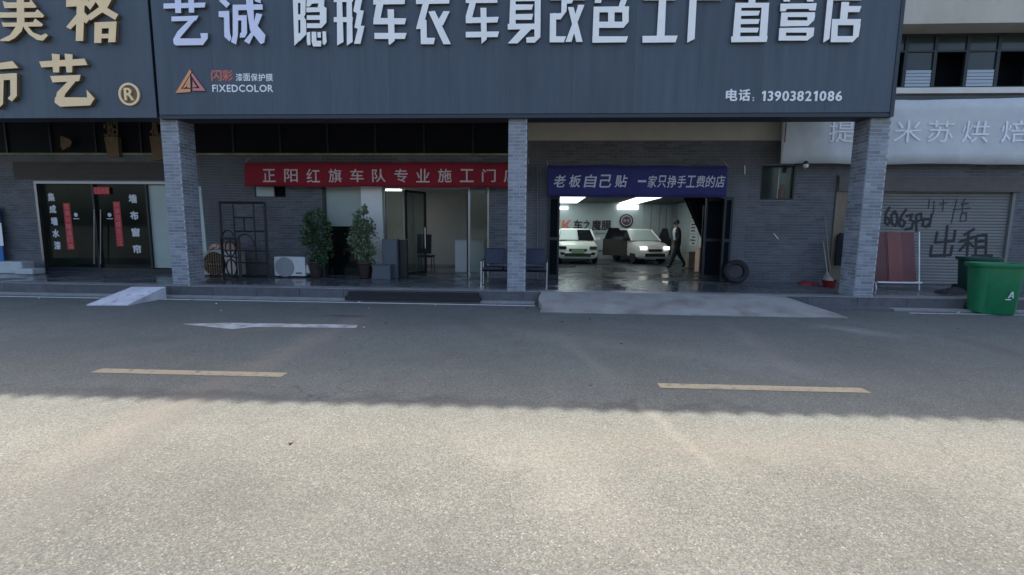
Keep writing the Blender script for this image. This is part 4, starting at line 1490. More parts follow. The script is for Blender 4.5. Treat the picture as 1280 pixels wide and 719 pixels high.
YPn = 17.1
q = at(845, 336, YPn)
px0 = q.x
pr = thing('person', (px0, YPn, ZP), 'person in black jacket and trousers over a white shirt walking left inside the garage', 'person')
def V3(x, y, z): return (px0 + x, YPn + y, ZP + z)
fig = [
    ('hip', V3(0.0, 0, 0.88), (0.12, 0.14), None),
    ('waist', V3(0.0, 0, 1.02), (0.11, 0.13), 'hip'),
    ('chest', V3(-0.03, 0, 1.22), (0.13, 0.17), 'waist'),
    ('neckb', V3(-0.05, 0, 1.40), (0.07, 0.08), 'chest'),
    ('neck', V3(-0.065, 0, 1.47), 0.05, 'neckb'),
    ('head', V3(-0.09, 0, 1.58), (0.085, 0.09), 'neck'),
    ('crown', V3(-0.08, 0, 1.66), (0.06, 0.06), 'head'),
    ('sl', V3(-0.05, -0.17, 1.36), 0.06, 'neckb'), ('el', V3(-0.02, -0.24, 1.10), 0.045, 'sl'), ('wl', V3(-0.16, -0.24, 0.92), 0.033, 'el'), ('hl', V3(-0.20, -0.23, 0.86), (0.035, 0.02), 'wl'),
    ('sr', V3(-0.05, 0.17, 1.36), 0.06, 'neckb'), ('er', V3(0.06, 0.23, 1.12), 0.045, 'sr'), ('wr', V3(0.02, 0.25, 0.90), 0.033, 'er'), ('hr', V3(0.0, 0.25, 0.84), (0.035, 0.02), 'wr'),
    ('tl', V3(0.0, -0.09, 0.82), 0.085, 'hip'), ('kl', V3(-0.12, -0.09, 0.48), 0.06, 'tl'), ('al', V3(-0.25, -0.09, 0.09), 0.042, 'kl'), ('fl', V3(-0.36, -0.09, 0.04), (0.04, 0.035), 'al'),
    ('tr', V3(0.0, 0.09, 0.82), 0.085, 'hip'), ('kr', V3(0.10, 0.09, 0.50), 0.06, 'tr'), ('ar', V3(0.32, 0.09, 0.16), 0.042, 'kr'), ('fr', V3(0.25, 0.09, 0.05), (0.04, 0.035), 'ar'),
]
for s, h in (('l', (-0.20, -0.23, 0.86)), ('r', (0.0, 0.25, 0.84))):
    for k in range(4):
        dy = (k - 1.5) * 0.018
        fig.append(('f%s%d' % (s, k), V3(h[0] - 0.005, h[1] + dy, h[2] - 0.05), 0.009, 'h' + s))
        fig.append(('g%s%d' % (s, k), V3(h[0] - 0.02, h[1] + dy, h[2] - 0.085 + abs(k - 1.5) * 0.006), 0.007, 'f%s%d' % (s, k)))
    fig.append(('t' + s + 'h', V3(h[0] - 0.04, h[1], h[2] - 0.02), 0.009, 'h' + s))
body = skin_body('body', fig, 'suit', pr, 1)
# paint the body: head and hands skin, shirt front
body.data.materials.append(M['skin'])
body.data.materials.append(M['shirt'])
for p_ in body.data.polygons:
    c = p_.center
    lx, ly, lz = c.x - px0, c.y - YPn, c.z - ZP
    if lz > 1.45 or (lz < 0.90 and abs(ly) > 0.2):
        p_.material_index = 1
    elif 0.98 < lz < 1.42 and lx < -0.085 and abs(ly) < 0.14:
        p_.material_index = 2
mb = MB()
mb.lathe([(0.0, 0.10), (0.06, 0.09), (0.098, 0.04), (0.10, -0.02), (0.09, -0.07)], (px0 - 0.065, YPn, ZP + 1.62), 14, 'hair')
mb.build('hair', None, pr, smooth=True)
mb = MB()
mb.obox((px0 - 0.185, YPn, ZP + 1.575), (0.018, 0, 0), (0, 0.012, 0), (0, 0, 0.02), 'skin')
for s in (-1, 1):
    mb.obox((px0 - 0.168, YPn + s * 0.035, ZP + 1.605), (0.008, 0, 0), (0, 0.012, 0), (0, 0, 0.005), 'hair')
    mb.obox((px0 - 0.08, YPn + s * 0.095, ZP + 1.575), (0.015, 0, 0), (0, 0.008, 0), (0, 0, 0.028), 'skin')
mb.obox((px0 - 0.170, YPn, ZP + 1.535), (0.008, 0, 0), (0, 0.022, 0), (0, 0, 0.005), 'print_pink')
mb.build('face', None, pr)

# ---- roller shutter right
sx0, sx1, sz0, sz1 = shut
sh = MB().box(sx0 + 0.07, sx1 - 0.07, W + 0.10, W + 0.12, sz0, sz1, 'shutter_box').build('roller_shutter', None, bld)
MB().box(sx0, sx0 + 0.07, W - 0.02, W + 0.08, sz0, sz1, 'shutter_box').build('guide_rail', None, sh)
MB().box(sx1 - 0.07, sx1, W - 0.02, W + 0.08, sz0, sz1, 'shutter').build('guide_rail', None, sh)
zbx = Z(240, 1170)
MB().box(sx0 - 0.03, sx1 + 0.06, W - 0.10, W + 0.0, zbx, sz1 + 0.01, 'shutter_box').build('shutter_housing', None, sh)
sl_h = 0.078
slm = MB()
Ls = sx1 - sx0 - 0.15
prof = [(0.0, 0.0), (-0.010, 0.010), (-0.014, 0.036), (-0.010, 0.062), (0.0, 0.074)]
vs = [(x, y, z) for x in (0, Ls) for y, z in prof]
slm.add(vs, [(i, i + 5, i + 6, i + 1) for i in range(4)], 'shutter')
sme = bpy.data.meshes.new('slat')
sme.from_pydata(slm.v, [], slm.f)
sme.materials.append(M['shutter'])
z = sz0 + 0.01
while z < zbx:
    o = link('slat', sme, sh)
    o.location = (sx0 + 0.075, W + 0.06, z)
    z += sl_h


def stroke(pts, wd, Y, m, parent, sc=5.12, u0=1030, v0=230, name='graffiti'):
    polys = []
    for line in pts:
        for (a, b) in zip(line, line[1:]):
            A = Vector(a)
            B = Vector(b)
            d = (B - A)
            if d.length < 1e-6: continue
            d.normalize()
            n = Vector((-d.y, d.x)) * wd / 2
            e = d * wd * 0.4
            polys.append([tuple(A - e + n * 0.7), tuple(A - e * 1.3 - n * 0.5), tuple(A - n), tuple(B - n), tuple(B + e * 1.3 - n * 0.5), tuple(B + e + n * 0.7), tuple(B + n), tuple(A + n)])
    return plate(name, polys, lambda x, y: at(u0 + x / sc, v0 + y / sc, Y), 0.001, m, None, parent)


Yg2 = W + 0.0435
gr = [
    [(420, 150), (395, 190), (392, 250), (408, 262), (425, 235), (405, 215)],
    [(455, 175), (432, 200), (435, 255), (458, 268), (472, 235), (465, 190), (448, 178)],
    [(525, 165), (490, 215), (480, 262), (505, 275), (520, 245), (495, 225)],
    [(528, 205), (565, 195), (550, 230), (575, 240), (560, 285), (520, 292)],
    [(590, 200), (592, 300)], [(588, 200), (622, 190), (625, 230), (595, 240)],
    [(690, 195), (675, 270)], [(675, 225), (640, 225), (630, 265), (655, 275), (678, 250)],
]
stroke(gr, 16, Yg2, 'graffiti', sh)
gr2 = [
    [(790, 270), (770, 460)], [(725, 310), (712, 375), (830, 365), (840, 300)], [(690, 400), (680, 460), (810, 455), (822, 400)],
    [(870, 370), (960, 340)], [(925, 320), (915, 460)], [(920, 370), (870, 425)], [(925, 370), (955, 400)], [(960, 290), (900, 325)],
    [(975, 335), (970, 455)], [(975, 335), (1040, 325), (1035, 450)], [(975, 370), (1035, 362)], [(975, 410), (1035, 402)], [(950, 462), (1075, 458)],
]
stroke(gr2, 17, Yg2, 'graffiti', sh)
gr3 = [[(675, 100), (668, 155)], [(705, 110), (700, 190)], [(740, 130), (790, 120)], [(765, 105), (760, 170)], [(850, 100), (815, 250)], [(905, 95), (880, 130), (925, 125)], [(880, 190), (870, 240), (910, 235), (912, 185), (880, 190)], [(890, 130), (885, 185)], [(830, 165), (935, 155)]]
stroke(gr3, 8, Yg2, 'graffiti_faint', sh)
stroke([[(135, 140), (115, 200)]], 8, Yg2, 'graffiti', sh)

# ================================================================== SIGNS
YS = 10.16
ms = lambda x0, y0, s: (lambda x, y: at(x0 + x / s, y0 + y / s, YS - 0.07))


def P(x, y): return at(x, y, YS)


sx_l, sx_r = at(199, 142, YS).x, at(1116.5, 139, YS).x
sz_b = at(640, 142, YS).z
STOP = 7.35
sg = thing('signboard', ((sx_l + sx_r) / 2, YS, sz_b), 'long blue grey signboard with raised silver white characters and a phone number', 'signboard')
# back box
MB().box(sx_l + 0.01, sx_r - 0.0, YS + 0.022, YS + 0.45, sz_b - 0.02, STOP, 'sign_frame').build('box', None, sg)
npan = 12
pw_ = (sx_r - sx_l - 0.07) / npan
for i in range(npan):
    a = sx_l + 0.005 + i * pw_
    MB().box(a + 0.0012, a + pw_ - 0.0012, YS, YS + 0.02, sz_b + 0.0, STOP - 0.06, 'sign').build('panel', None, sg)
MB().box(sx_l, sx_r, YS + 0.0, YS + 0.46, sz_b - 0.085, sz_b - 0.022, 'sign_frame').build('bottom_trim', None, sg)
MB().box(sx_r - 0.062, sx_r + 0.01, YS - 0.012, YS + 0.462, sz_b - 0.084, STOP, 'sign_frame').build('side_trim', None, sg)
MB().box(sx_l, sx_r, YS - 0.01, YS + 0.47, STOP - 0.058, STOP + 0.02, 'sign_frame').build('top_trim', None, sg)

S1 = 10.667
G = []
G.append((360, S1, [[(62, -90), (130, -90), (140, 555), (85, 612)], [(130, -90), (238, -60), (235, 40), (128, 40)], [(165, 30), (235, 30), (232, 190), (212, 228), (165, 200)], [(128, 190), (180, 190), (212, 225), (240, 270), (165, 270), (128, 265)], [(165, 262), (238, 262), (245, 455), (160, 545), (128, 555), (128, 445), (165, 440)],
                    [(420, -10), (485, -10), (480, 90), (512, 105), (512, 300), (445, 375), (425, 375), (425, 100), (395, 95)], [(245, 100), (430, 100), (430, 160), (245, 165)], [(250, 205), (430, 205), (430, 265), (250, 265)], [(250, 312), (445, 312), (445, 375), (250, 375)], [(250, -12), (430, -12), (410, 45), (320, 50), (290, 88), (245, 88)], [(270, -90), (460, -90), (442, -8), (255, -8)],
                    [(250, 435), (295, 425), (300, 600), (262, 605), (250, 560)], [(315, 425), (375, 425), (380, 545), (445, 545), (440, 620), (335, 620), (315, 560)], [(392, 430), (438, 430), (438, 505), (392, 500)], [(460, 420), (505, 420), (515, 560), (490, 600), (462, 590)]]))
G.append((360, S1, [[(610, -45), (865, -45), (865, 25), (610, 30)], [(650, -30), (720, -30), (740, 560), (655, 608)], [(780, -30), (850, -30), (862, 560), (785, 608)], [(610, 230), (865, 230), (860, 295), (610, 295)],
                    [(915, -80), (1005, -80), (960, 135), (1010, 145), (970, 345), (1020, 345), (965, 585), (880, 585), (930, 385), (885, 370), (920, 180), (870, 150)]]))
G.append((460, S1, [[(200, -90), (290, -90), (280, -28), (190, -28)], [(70, -32), (495, -32), (488, 55), (70, 62)], [(110, 50), (205, 50), (165, 250), (75, 250)], [(75, 240), (510, 245), (490, 325), (70, 325)], [(260, 125), (345, 125), (355, 545), (288, 600), (275, 590)], [(85, 440), (515, 440), (490, 520), (85, 520)]]))
G.append((460, S1, [[(800, -90), (890, -90), (890, -28), (800, -28)], [(640, -30), (1090, -30), (1080, 48), (640, 55)], [(730, 50), (815, 45), (760, 260), (780, 270), (785, 505), (895, 505), (875, 590), (705, 590), (700, 385), (640, 390), (665, 290)], [(805, 155), (890, 145), (1105, 590), (1005, 590)], [(1005, 150), (1090, 150), (1000, 340), (960, 330), (935, 270)]]))
G.append((570, S1, [[(250, -90), (340, -90), (335, -36), (245, -36)], [(130, -38), (555, -38), (550, 38), (130, 42)], [(180, 38), (265, 38), (215, 235), (215, 310), (130, 310), (130, 215)], [(130, 235), (570, 225), (550, 300), (130, 310)], [(325, 105), (405, 105), (410, 525), (340, 585)], [(130, 425), (575, 420), (555, 495), (130, 500)]]))
G.append((570, S1, [[(880, -100), (960, -100), (940, -58), (860, -58)], [(725, -60), (795, -60), (795, 330), (710, 330)], [(725, -60), (1130, -60), (1130, 14), (725, 18)], [(790, 60), (1030, 60), (1010, 130), (790, 135)], [(790, 190), (1030, 185), (1010, 265), (790, 265)], [(690, 320), (1055, 315), (1055, 390), (690, 395)], [(1050, -60), (1130, -60), (1125, 495), (1050, 570), (940, 570), (935, 500), (1045, 490)], [(870, 385), (1010, 385), (820, 580), (690, 580)]]))
G.append((680, S1, [[(80, -72), (240, -72), (240, 3), (80, 3)], [(235, -72), (310, -72), (300, 150), (220, 260), (160, 260), (158, 180), (230, 175)], [(80, 180), (162, 175), (160, 560), (75, 565)], [(75, 485), (295, 485), (265, 565), (75, 565)], [(300, -20), (400, -20), (370, 45), (303, 50)], [(320, 95), (395, 95), (515, 560), (430, 560)], [(455, 65), (540, 65), (450, 290), (365, 560), (285, 560), (395, 270)], [(400, -72), (560, -72), (550, 3), (385, 3)]]))
G.append((680, S1, [[(690, -60), (780, -60), (760, 40), (675, 40)], [(1040, -50), (1125, -50), (1080, 70), (1070, 110), (990, 100)], [(690, -82), (1125, -82), (1118, -30), (690, -30)], [(665, 90), (1135, 85), (1130, 165), (665, 165)], [(662, 92), (740, 92), (730, 570), (645, 570)], [(855, 160), (940, 160), (940, 300), (855, 300)], [(1045, 160), (1130, 160), (1130, 295), (1045, 300)], [(735, 290), (1130, 290), (1060, 372), (730, 372)], [(645, 485), (1120, 485), (1095, 565), (645, 570)]]))
G.append((790, S1, [[(150, -75), (590, -75), (580, 4), (150, 4)], [(360, -10), (455, -10), (435, 485), (330, 485)], [(140, 480), (610, 475), (580, 565), (140, 570)]]))
G.append((790, S1, [[(770, -60), (865, -60), (835, 520), (735, 570)], [(768, -80), (1200, -80), (1190, 2), (765, 2)]]))
G.append((900, 11.06, [[(395, -30), (490, -30), (490, 45), (395, 45)], [(230, -90), (690, -90), (680, -12), (222, -12)], [(215, 45), (300, 45), (275, 580), (170, 580)], [(215, 40), (685, 40), (665, 105), (215, 110)], [(580, 45), (680, 45), (650, 505), (545, 505)], [(290, 150), (555, 150), (530, 215), (288, 220)], [(285, 265), (550, 265), (530, 330), (283, 335)], [(280, 385), (540, 385), (520, 450), (278, 450)], [(155, 505), (660, 500), (645, 580), (155, 585)]]))
G.append((960, 9.846, [[(190, -45), (270, -45), (270, 20), (190, 20)], [(480, -45), (560, -45), (560, 20), (480, 20)], [(160, -90), (600, -90), (590, -40), (150, -40)], [(155, 45), (600, 40), (585, 130), (510, 130), (500, 110), (235, 110), (215, 140), (150, 140)],
                       [(165, 155), (242, 155), (242, 325), (150, 325)], [(165, 155), (580, 150), (578, 210), (165, 210)], [(155, 252), (565, 252), (495, 320), (150, 325)], [(485, 205), (578, 205), (565, 256), (485, 256)],
                       [(140, 345), (222, 345), (222, 500), (130, 500)], [(140, 345), (570, 340), (565, 402), (140, 402)], [(135, 442), (560, 442), (485, 500), (130, 500)], [(475, 400), (565, 400), (560, 446), (475, 446)]]))
G.append((960, 9.846, [[(830, -105), (915, -105), (905, -58), (825, -58)], [(735, -60), (1160, -60), (1150, 4), (728, 4)], [(735, -60), (810, -60), (755, 480), (680, 525)], [(905, 25), (1000, 25), (975, 240), (885, 240)], [(990, 75), (1150, 75), (1125, 150), (985, 150)], [(790, 235), (865, 235), (850, 520), (770, 520)], [(790, 235), (1145, 235), (1135, 310), (790, 310)], [(1055, 300), (1140, 300), (1115, 455), (1045, 455)], [(780, 445), (1115, 445), (1040, 520), (770, 520)]]))
LT = 0.055
for x0, s, pl in G:
    plate('letter', pl, ms(x0, 0, s), LT, 'letter', 'letter_side', sg)
G2 = [[[(40, 40), (520, 30), (510, 85), (40, 100)], [(165, -60), (240, -60), (240, 150), (175, 150)], [(320, -60), (385, -60), (390, 145), (330, 145)], [(130, 190), (440, 180), (410, 235), (130, 245)], [(330, 232), (432, 190), (230, 430), (215, 500), (160, 510), (150, 450), (200, 360)], [(160, 440), (470, 440), (460, 380), (545, 380), (545, 440), (490, 515), (180, 520), (150, 480)]],
      [[(675, 10), (730, -20), (800, 45), (760, 90)], [(670, 130), (790, 125), (795, 330), (800, 380), (815, 440), (795, 475), (735, 420), (730, 200), (670, 195)], [(830, 55), (1170, 50), (1175, 110), (830, 120)], [(830, 60), (895, 60), (890, 400), (870, 510), (810, 480), (832, 400)], [(885, 175), (990, 175), (995, 380), (970, 430), (910, 430), (915, 380), (930, 370), (930, 235), (885, 235)], [(980, -60), (1060, -60), (1075, 250), (1205, 400), (1190, 490), (1150, 505), (1030, 350), (990, 100)], [(1100, 150), (1170, 165), (1080, 380), (1020, 505), (960, 470), (1040, 370)], [(1075, -25), (1150, 0), (1150, 38), (1085, 15)]]]
for pl in G2:
    plate('letter', pl, ms(200, 0, 9.143), LT, 'letter_lav', 'letter_side', sg)
# triangle logo
lp = lambda x, y: at(210 + x / 8.533, 70 + y / 8.533, YS - 0.03)
plate('logo', [[(232, 142), (252, 170), (140, 352), (240, 352), (240, 385), (80, 395)], [(236, 205), (240, 340), (200, 340), (212, 318), (175, 340), (155, 350)]], lp, 0.025, 'print_orange', 'sign_frame', sg)
plate('logo', [[(256, 178), (400, 372), (262, 372), (262, 345), (340, 345), (246, 205)], [(262, 260), (310, 335), (262, 335)]], lambda x, y: at(210 + x / 8.533, 70 + y / 8.533, YS - 0.028), 0.023, 'print_pink', 'sign_frame', sg)


def px_text(parent, s, u0, u1, v0, v1, Y, m, bold, name='letter', joined=True, wr=0.92, shear=0.0, ex=0.0, dv=0.0):
    a, b = at(u0, v0, Y), at(u1, v0 + dv, Y)
    zb = at(u0, v1, Y).z
    return text_row(parent, s, a.x, b.x, zb, a.z, Y, m, bold, ex, wr, name, joined, dz=b.z - a.z, shear=shear)


px_text(sg, '闪彩', 263, 291, 87.5, 101.5, YS - 0.004, 'print_red', 0.03, 'lettering', wr=0.95)
px_text(sg, '漆面保护膜', 294, 341, 92, 101.5, YS - 0.004, 'print_white', 0.02, 'lettering')
px_text(sg, 'FIXEDCOLOR', 265, 341, 106, 115, YS - 0.004, 'print_white', 0.035, 'lettering', wr=0.88)
px_text(sg, '电话', 907, 939, 111.5, 126.5, YS - 0.012, 'print_white', 0.03, wr=0.9, joined=False, ex=0.01)
px_text(sg, '：', 936, 948, 118, 126.5, YS - 0.012, 'print_white', 0.03, wr=2.2, joined=False, ex=0.01)
px_text(sg, '13903821086', 952, 1053, 114, 126.5, YS - 0.012, 'print_white', 0.035, wr=0.86, joined=False, ex=0.01)

# left signboard with gold characters
YS2 = 10.19
gx_r = at(195.5, 140, YS2).x
gz_b = at(100, 147.5, YS2).z
s2 = thing('signboard', (gx_r - 2, YS2, gz_b), 'slate signboard with raised gold characters at the left edge', 'signboard')
MB().box(-17.5, gx_r - 0.01, YS2 + 0.022, YS2 + 0.45, gz_b + 0.01, STOP, 'sign_frame').build('box', None, s2)
a = gx_r
for i in range(8):
    MB().box(a - 1.22 + 0.0012, a - 0.0012, YS2, YS2 + 0.02, gz_b, STOP, 'sign_l').build('panel', None, s2)
    a -= 1.22
gm = lambda x, y: at(x / 3.994, y / 3.994, YS2 - 0.09)
GG = [
    [[(x/2.003, y/2.003) for x,y in p] for p in ([(165, -120), (235, -120), (245, 270), (170, 270)], [(25, 10), (70, 25), (300, 22), (300, -15), (365, 70), (355, 78), (45, 82)], [(-20, 115), (10, 125), (350, 122), (372, 92), (440, 155), (430, 175), (-20, 178)], [(15, 222), (50, 228), (330, 222), (350, 185), (430, 245), (415, 265), (30, 268)], [(165, 255), (235, 255), (215, 315), (150, 380), (90, 412), (5, 412), (5, 395), (100, 350)], [(235, 255), (275, 262), (330, 325), (410, 355), (455, 335), (480, 355), (430, 408), (370, 400), (290, 345), (245, 290)])],
    [[(385, -60), (425, -60), (415, 205), (378, 205)], [(330, 0), (440, -8), (440, 28), (330, 35)], [(392, 60), (395, 105), (352, 147), (330, 135)], [(415, 55), (450, 92), (430, 118), (412, 105)], [(470, -60), (520, -60), (505, 0), (545, -20), (562, -10), (535, 40), (590, 72), (575, 100), (510, 62), (452, 102), (430, 82), (495, 35), (478, 10), (450, 50), (432, 30)],
     [(472, 112), (510, 112), (505, 215), (470, 215)], [(475, 112), (582, 107), (580, 140), (475, 143)], [(545, 110), (582, 110), (576, 210), (540, 212)], [(475, 170), (576, 168), (576, 190), (475, 193)]],
    [[(-25, 318), (62, 305), (92, 340), (-25, 348)], [(-25, 372), (75, 365), (80, 398), (-25, 402)], [(-12, 395), (18, 395), (15, 520), (-12, 545)], [(50, 366), (84, 366), (84, 480), (60, 507), (38, 492), (52, 475)]],
    [[(195, 307), (422, 293), (437, 325), (207, 337)], [(258, 268), (298, 272), (295, 362), (265, 362)], [(322, 268), (362, 272), (360, 362), (332, 362)], [(250, 380), (402, 374), (395, 405), (262, 412)], [(360, 385), (402, 376), (325, 470), (315, 505), (275, 505), (285, 460)], [(275, 485), (435, 487), (432, 448), (472, 492), (450, 527), (300, 533), (272, 512)]],
]
for pl in GG:
    plate('letter', pl, gm, 0.075, 'gold', 'gold_side', s2)
# registered mark
qc = at(641 / 3.994, 470 / 3.994, YS2 - 0.05)
rad = 0.235
mb = MB()
mb.lathe([(rad - 0.045, 0.0), (rad - 0.045, -0.03), (rad, -0.03), (rad, 0.0)], (qc.x, YS2 - 0.01, qc.z), 36, 'gold', 'Y', close=False)
mb.build('letter', None, s2)
mb = MB()
mb.lathe([(0.0, -0.012), (rad - 0.046, -0.012), (rad - 0.046, -0.002)], (qc.x, YS2 - 0.001, qc.z), 30, 'gold_side', 'Y', close=False)
mb.build('badge', None, s2)
mb = MB()
add_glyph(mb, 'R', qc.x - 0.10, qc.x + 0.11, qc.z - 0.13, qc.z + 0.13, YS2 - 0.035, 'gold', 0.03, 0.015)
mb.build('letter', None, s2)


# ================================================================== BANNERS
CLOTH = {}


def cloth_dy(amp, s, tz):
    return amp * (math.sin(s * 23 + tz * 2) + 0.6 * math.sin(s * 51 - tz * 3)) * 0.5 + amp * 0.9 * noise.noise(Vector((s * 9, tz * 2, 3))) + amp * 0.5 * noise.noise(Vector((s * 30, tz * 5, 7)))


def on_cloth(mb, key, off=0.017):
    amp, xa_, xb_, za_, zb_, Y = CLOTH[key]
    out = []
    for x, y, z in mb.v:
        s_ = (x - xa_) / (xb_ - xa_)
        tz = (za_ - z) / (za_ - zb_)
        out.append((x, Y + cloth_dy(amp, s_, tz) - amp - off + (y - mb.v[0][1]) * 0.5, z + 0.02 * math.sin(s_ * 17) * (tz - 0.5)))
    mb.v = out


def banner(name, quad, Y, m, label, amp=0.015, nx=60, nz=6, ends=True):
    """quad in photo pixels: top-left, top-right, bottom-right, bottom-left, cloth with slack waves"""
    P4 = [at(u, v, Y) for u, v in quad]
    t = thing(name, (P4[0].x, Y, P4[3].z), label, 'banner')
    CLOTH[m] = (amp, P4[0].x, P4[1].x, P4[0].z, P4[3].z, Y)
    for q_ in (P4[0], P4[1]):
        MB().tube([q_ + Vector((0.02, -amp, -0.02)), q_ + Vector((0, 0.12, 0.10)), q_ + Vector((0, W - Y - 0.002, 0.16))], 0.008, 5, 'paper').build('tie_rope', None, t)
    mb = MB()
    vs = []
    for j in range(nz + 1):
        tz = j / nz
        for i in range(nx + 1):
            s = i / nx
            a = P4[0].lerp(P4[1], s)
            b = P4[3].lerp(P4[2], s)
            p_ = a.lerp(b, tz)
            p_.y += cloth_dy(amp, s, tz) - amp
            p_.z += 0.02 * math.sin(s * 17) * (tz - 0.5)
            vs.append(p_)
    n0 = len(vs)
    fs = [(j * (nx + 1) + i, (j + 1) * (nx + 1) + i, (j + 1) * (nx + 1) + i + 1, j * (nx + 1) + i + 1) for j in range(nz) for i in range(nx)]
    mb.add(vs, fs, m)
    o = mb.build('cloth', None, t, smooth=True)
    so = o.modifiers.new('thick', 'SOLIDIFY')
    so.thickness = 0.003
    so.offset = 1
    return t


YB1 = W - 0.30
rb = banner('fabric_banner', [(306, 203.5), (660, 203.5), (660, 235), (306, 233)], YB1, 'red_cloth', 'long red cloth banner with pale characters hung above the office', 0.02, nx=110)
chars = '正阳红旗车队专业施工门店'
for k, ch in enumerate(chars):
    u = 336.5 + k * 27.45
    a, b = at(u - 8.6, 211.2, YB1 - 0.032), at(u + 8.6, 228.0, YB1 - 0.032)
    mb = MB()
    add_glyph(mb, ch, a.x, b.x, b.z, a.z, YB1 - 0.032, 'banner_print', 0.012)
    on_cloth(mb, 'red_cloth')
    mb.build('letter', None, rb)
bb = banner('fabric_banner', [(684, 207), (909, 208), (907, 247), (684, 246)], YB1, 'blue_cloth', 'violet blue cloth banner with pale slanted characters over the garage entrance', 0.02, nx=90)
for k, ch in enumerate('老板自己贴'):
    u = 699.5 + k * 19.2
    a, b = at(u - 7, 218.5, YB1 - 0.032), at(u + 7, 234.5, YB1 - 0.032)
    mb = MB()
    add_glyph(mb, ch, a.x - 0.02, b.x - 0.02, b.z, a.z, YB1 - 0.032, 'banner_print2', 0.02, shear=0.15)
    on_cloth(mb, 'blue_cloth')
    mb.build('letter', None, bb)
for k, ch in enumerate('一家只挣手工费的店'):
    u = 803.5 + k * 12.1
    a, b = at(u - 5, 219.5, YB1 - 0.032), at(u + 5, 234.5, YB1 - 0.032)
    z0_, z1_ = b.z, a.z
    if ch == '一':
        z0_, z1_ = at(u, 228, YB1).z, at(u, 225.5, YB1).z
    mb = MB()
    add_glyph(mb, ch, a.x - 0.02, b.x - 0.02, z0_, z1_, YB1 - 0.032, 'banner_print2', 0.012, shear=0.12)
    on_cloth(mb, 'blue_cloth')
    mb.build('letter', None, bb)
YB3 = W - 0.34
gbn = banner('fabric_banner', [(978, 128), (1420, 121), (1420, 206), (975, 205)], YB3, 'grey_cloth', 'washed out grey cloth banner with faint bakery characters above the shutter', 0.035, nx=110)
for k, (ch, u) in enumerate(zip('提拉米苏烘焙', (1052, 1090, 1135, 1176, 1221, 1269))):
    a, b = at(u - 15, 151, YB3 - 0.07), at(u + 15, 178, YB3 - 0.07)
    mb = MB()
    add_glyph(mb, ch, a.x, b.x, b.z, a.z, YB3 - 0.075, 'faded_print', 0.0)
    on_cloth(mb, 'grey_cloth', 0.03)
    mb.build('letter', None, gbn)
MB().tube([at(981, 178, YB3 - 0.08), at(983, 148, YB3 - 0.08)], 0.013, 6, 'maroon2').build('strap', None, gbn)

# ================================================================== THINGS ON THE PAVEMENT
# --- wooden ornaments hanging in the dark band above the left shop
def ornament(u0, u1, v0, v1, label, split):
    Y = W - 0.12
    a, b = at(u0, v0, Y), at(u1, v1, Y)
    t = thing('wooden_planter', ((a.x + b.x) / 2, Y, b.z), label, 'planter')
    zm = at(u0, split, Y).z
    w0, w1 = a.x, b.x
    mb = MB()
    k = (w1 - w0) * 0.1
    vs = [(w0, Y, zm), (w1, Y, zm), (w1, Y + 0.12, zm), (w0, Y + 0.12, zm), (w0 + k, Y + 0.01, b.z), (w1 - k * 0.2, Y + 0.01, b.z), (w1 - k * 0.2, Y + 0.11, b.z), (w0 + k, Y + 0.11, b.z)]
    mb.add(vs, [(0, 4, 5, 1), (1, 5, 6, 2), (2, 6, 7, 3), (3, 7, 4, 0), (0, 1, 2, 3), (7, 6, 5, 4)], 'wood_orn')
    mb.build('box', None, t)
    mb = MB()
    for s in (0.15, 0.35, 0.6, 0.85):
        x = w0 + (w1 - w0) * s
        pts = [(x, Y + 0.06, zm), (x + 0.04 * math.sin(s * 9), Y + 0.05, zm + (a.z - zm) * 0.5), (x - 0.05 * math.cos(s * 7), Y + 0.06, a.z)]
        mb.tube(pts, 0.02, 6, 'wood_orn')
    for i in range(14):
        x = random.uniform(w0, w1)
        z = random.uniform(zm + 0.03, a.z)
        d = Vector((random.uniform(-1, 1), random.uniform(-.3, .3), random.uniform(-1, 1))).normalized() * 0.05
        mb.obox((x, Y + 0.05, z), d, (0, 0.01, 0), d.cross(Vector((0, 1, 0))) * 0.5, 'wood_orn')
    o = mb.build('dried_stems', None, t)
    return t


ornament(127, 149, 138, 196, 'brown wooden planter with dried stems high above the black glass doors', 171)
ornament(184, 204, 138, 200, 'brown wooden planter with dried stems high beside the left pillar', 170)
q = at(84, 178, W - 0.1)
t = thing('wooden_fan', (q.x, W - 0.1, q.z), 'small brown fan shaped wooden ornament on the dark band above the black doors', 'ornament')
plate('blade', [[(0, 0), (34, 12), (48, 25), (40, 45), (8, 60), (0, 40)]], lambda x, y: at(75.5 + x / 3.4, 170 + y / 3.4, W - 0.1), 0.03, 'wood_orn', None, t)
q = at(0, 195, W - 0.1)
# --- blue board and foam blocks at the far left
q = at(-8, 330, W - 0.2)
t = thing('poster_board', (q.x, W - 0.2, ZP), 'blue and white upright board at the left edge beside the brick wall', 'board')
a, b = at(-30, 258, W - 0.2), at(6, 332, W - 0.2)
MB().obox(((a.x + b.x) / 2, W - 0.18, (a.z + b.z) / 2), ((b.x - a.x) / 2, 0, 0), (0, 0.015, 0), (0, 0.02, (a.z - b.z) / 2), 'blue_board').build('panel', None, t)
MB().obox(((a.x + b.x) / 2 + 0.28, W - 0.202, (a.z + b.z) / 2 + 0.05), (0.09, 0, 0), (0, 0.004, 0), (0, 0.004, 0.32), 'print_white').build('print', None, t)
for (u0, u1, v0, v1, lb) in ((-6, 28, 327, 343, 'larger pale foam block on the pavement at the left edge'), (17, 41, 336, 343.5, 'small flat pale foam block beside the larger one')):
    Y = W - 0.75 if u0 < 0 else W - 0.95
    a, b = at(u0, v0, Y), at(u1, v1, Y)
    tag(bevel(MB().box(a.x, b.x, Y, Y + 0.35, ZP, a.z).build('foam_block', 'stone_white'), 0.03, 3), lb, 'block')

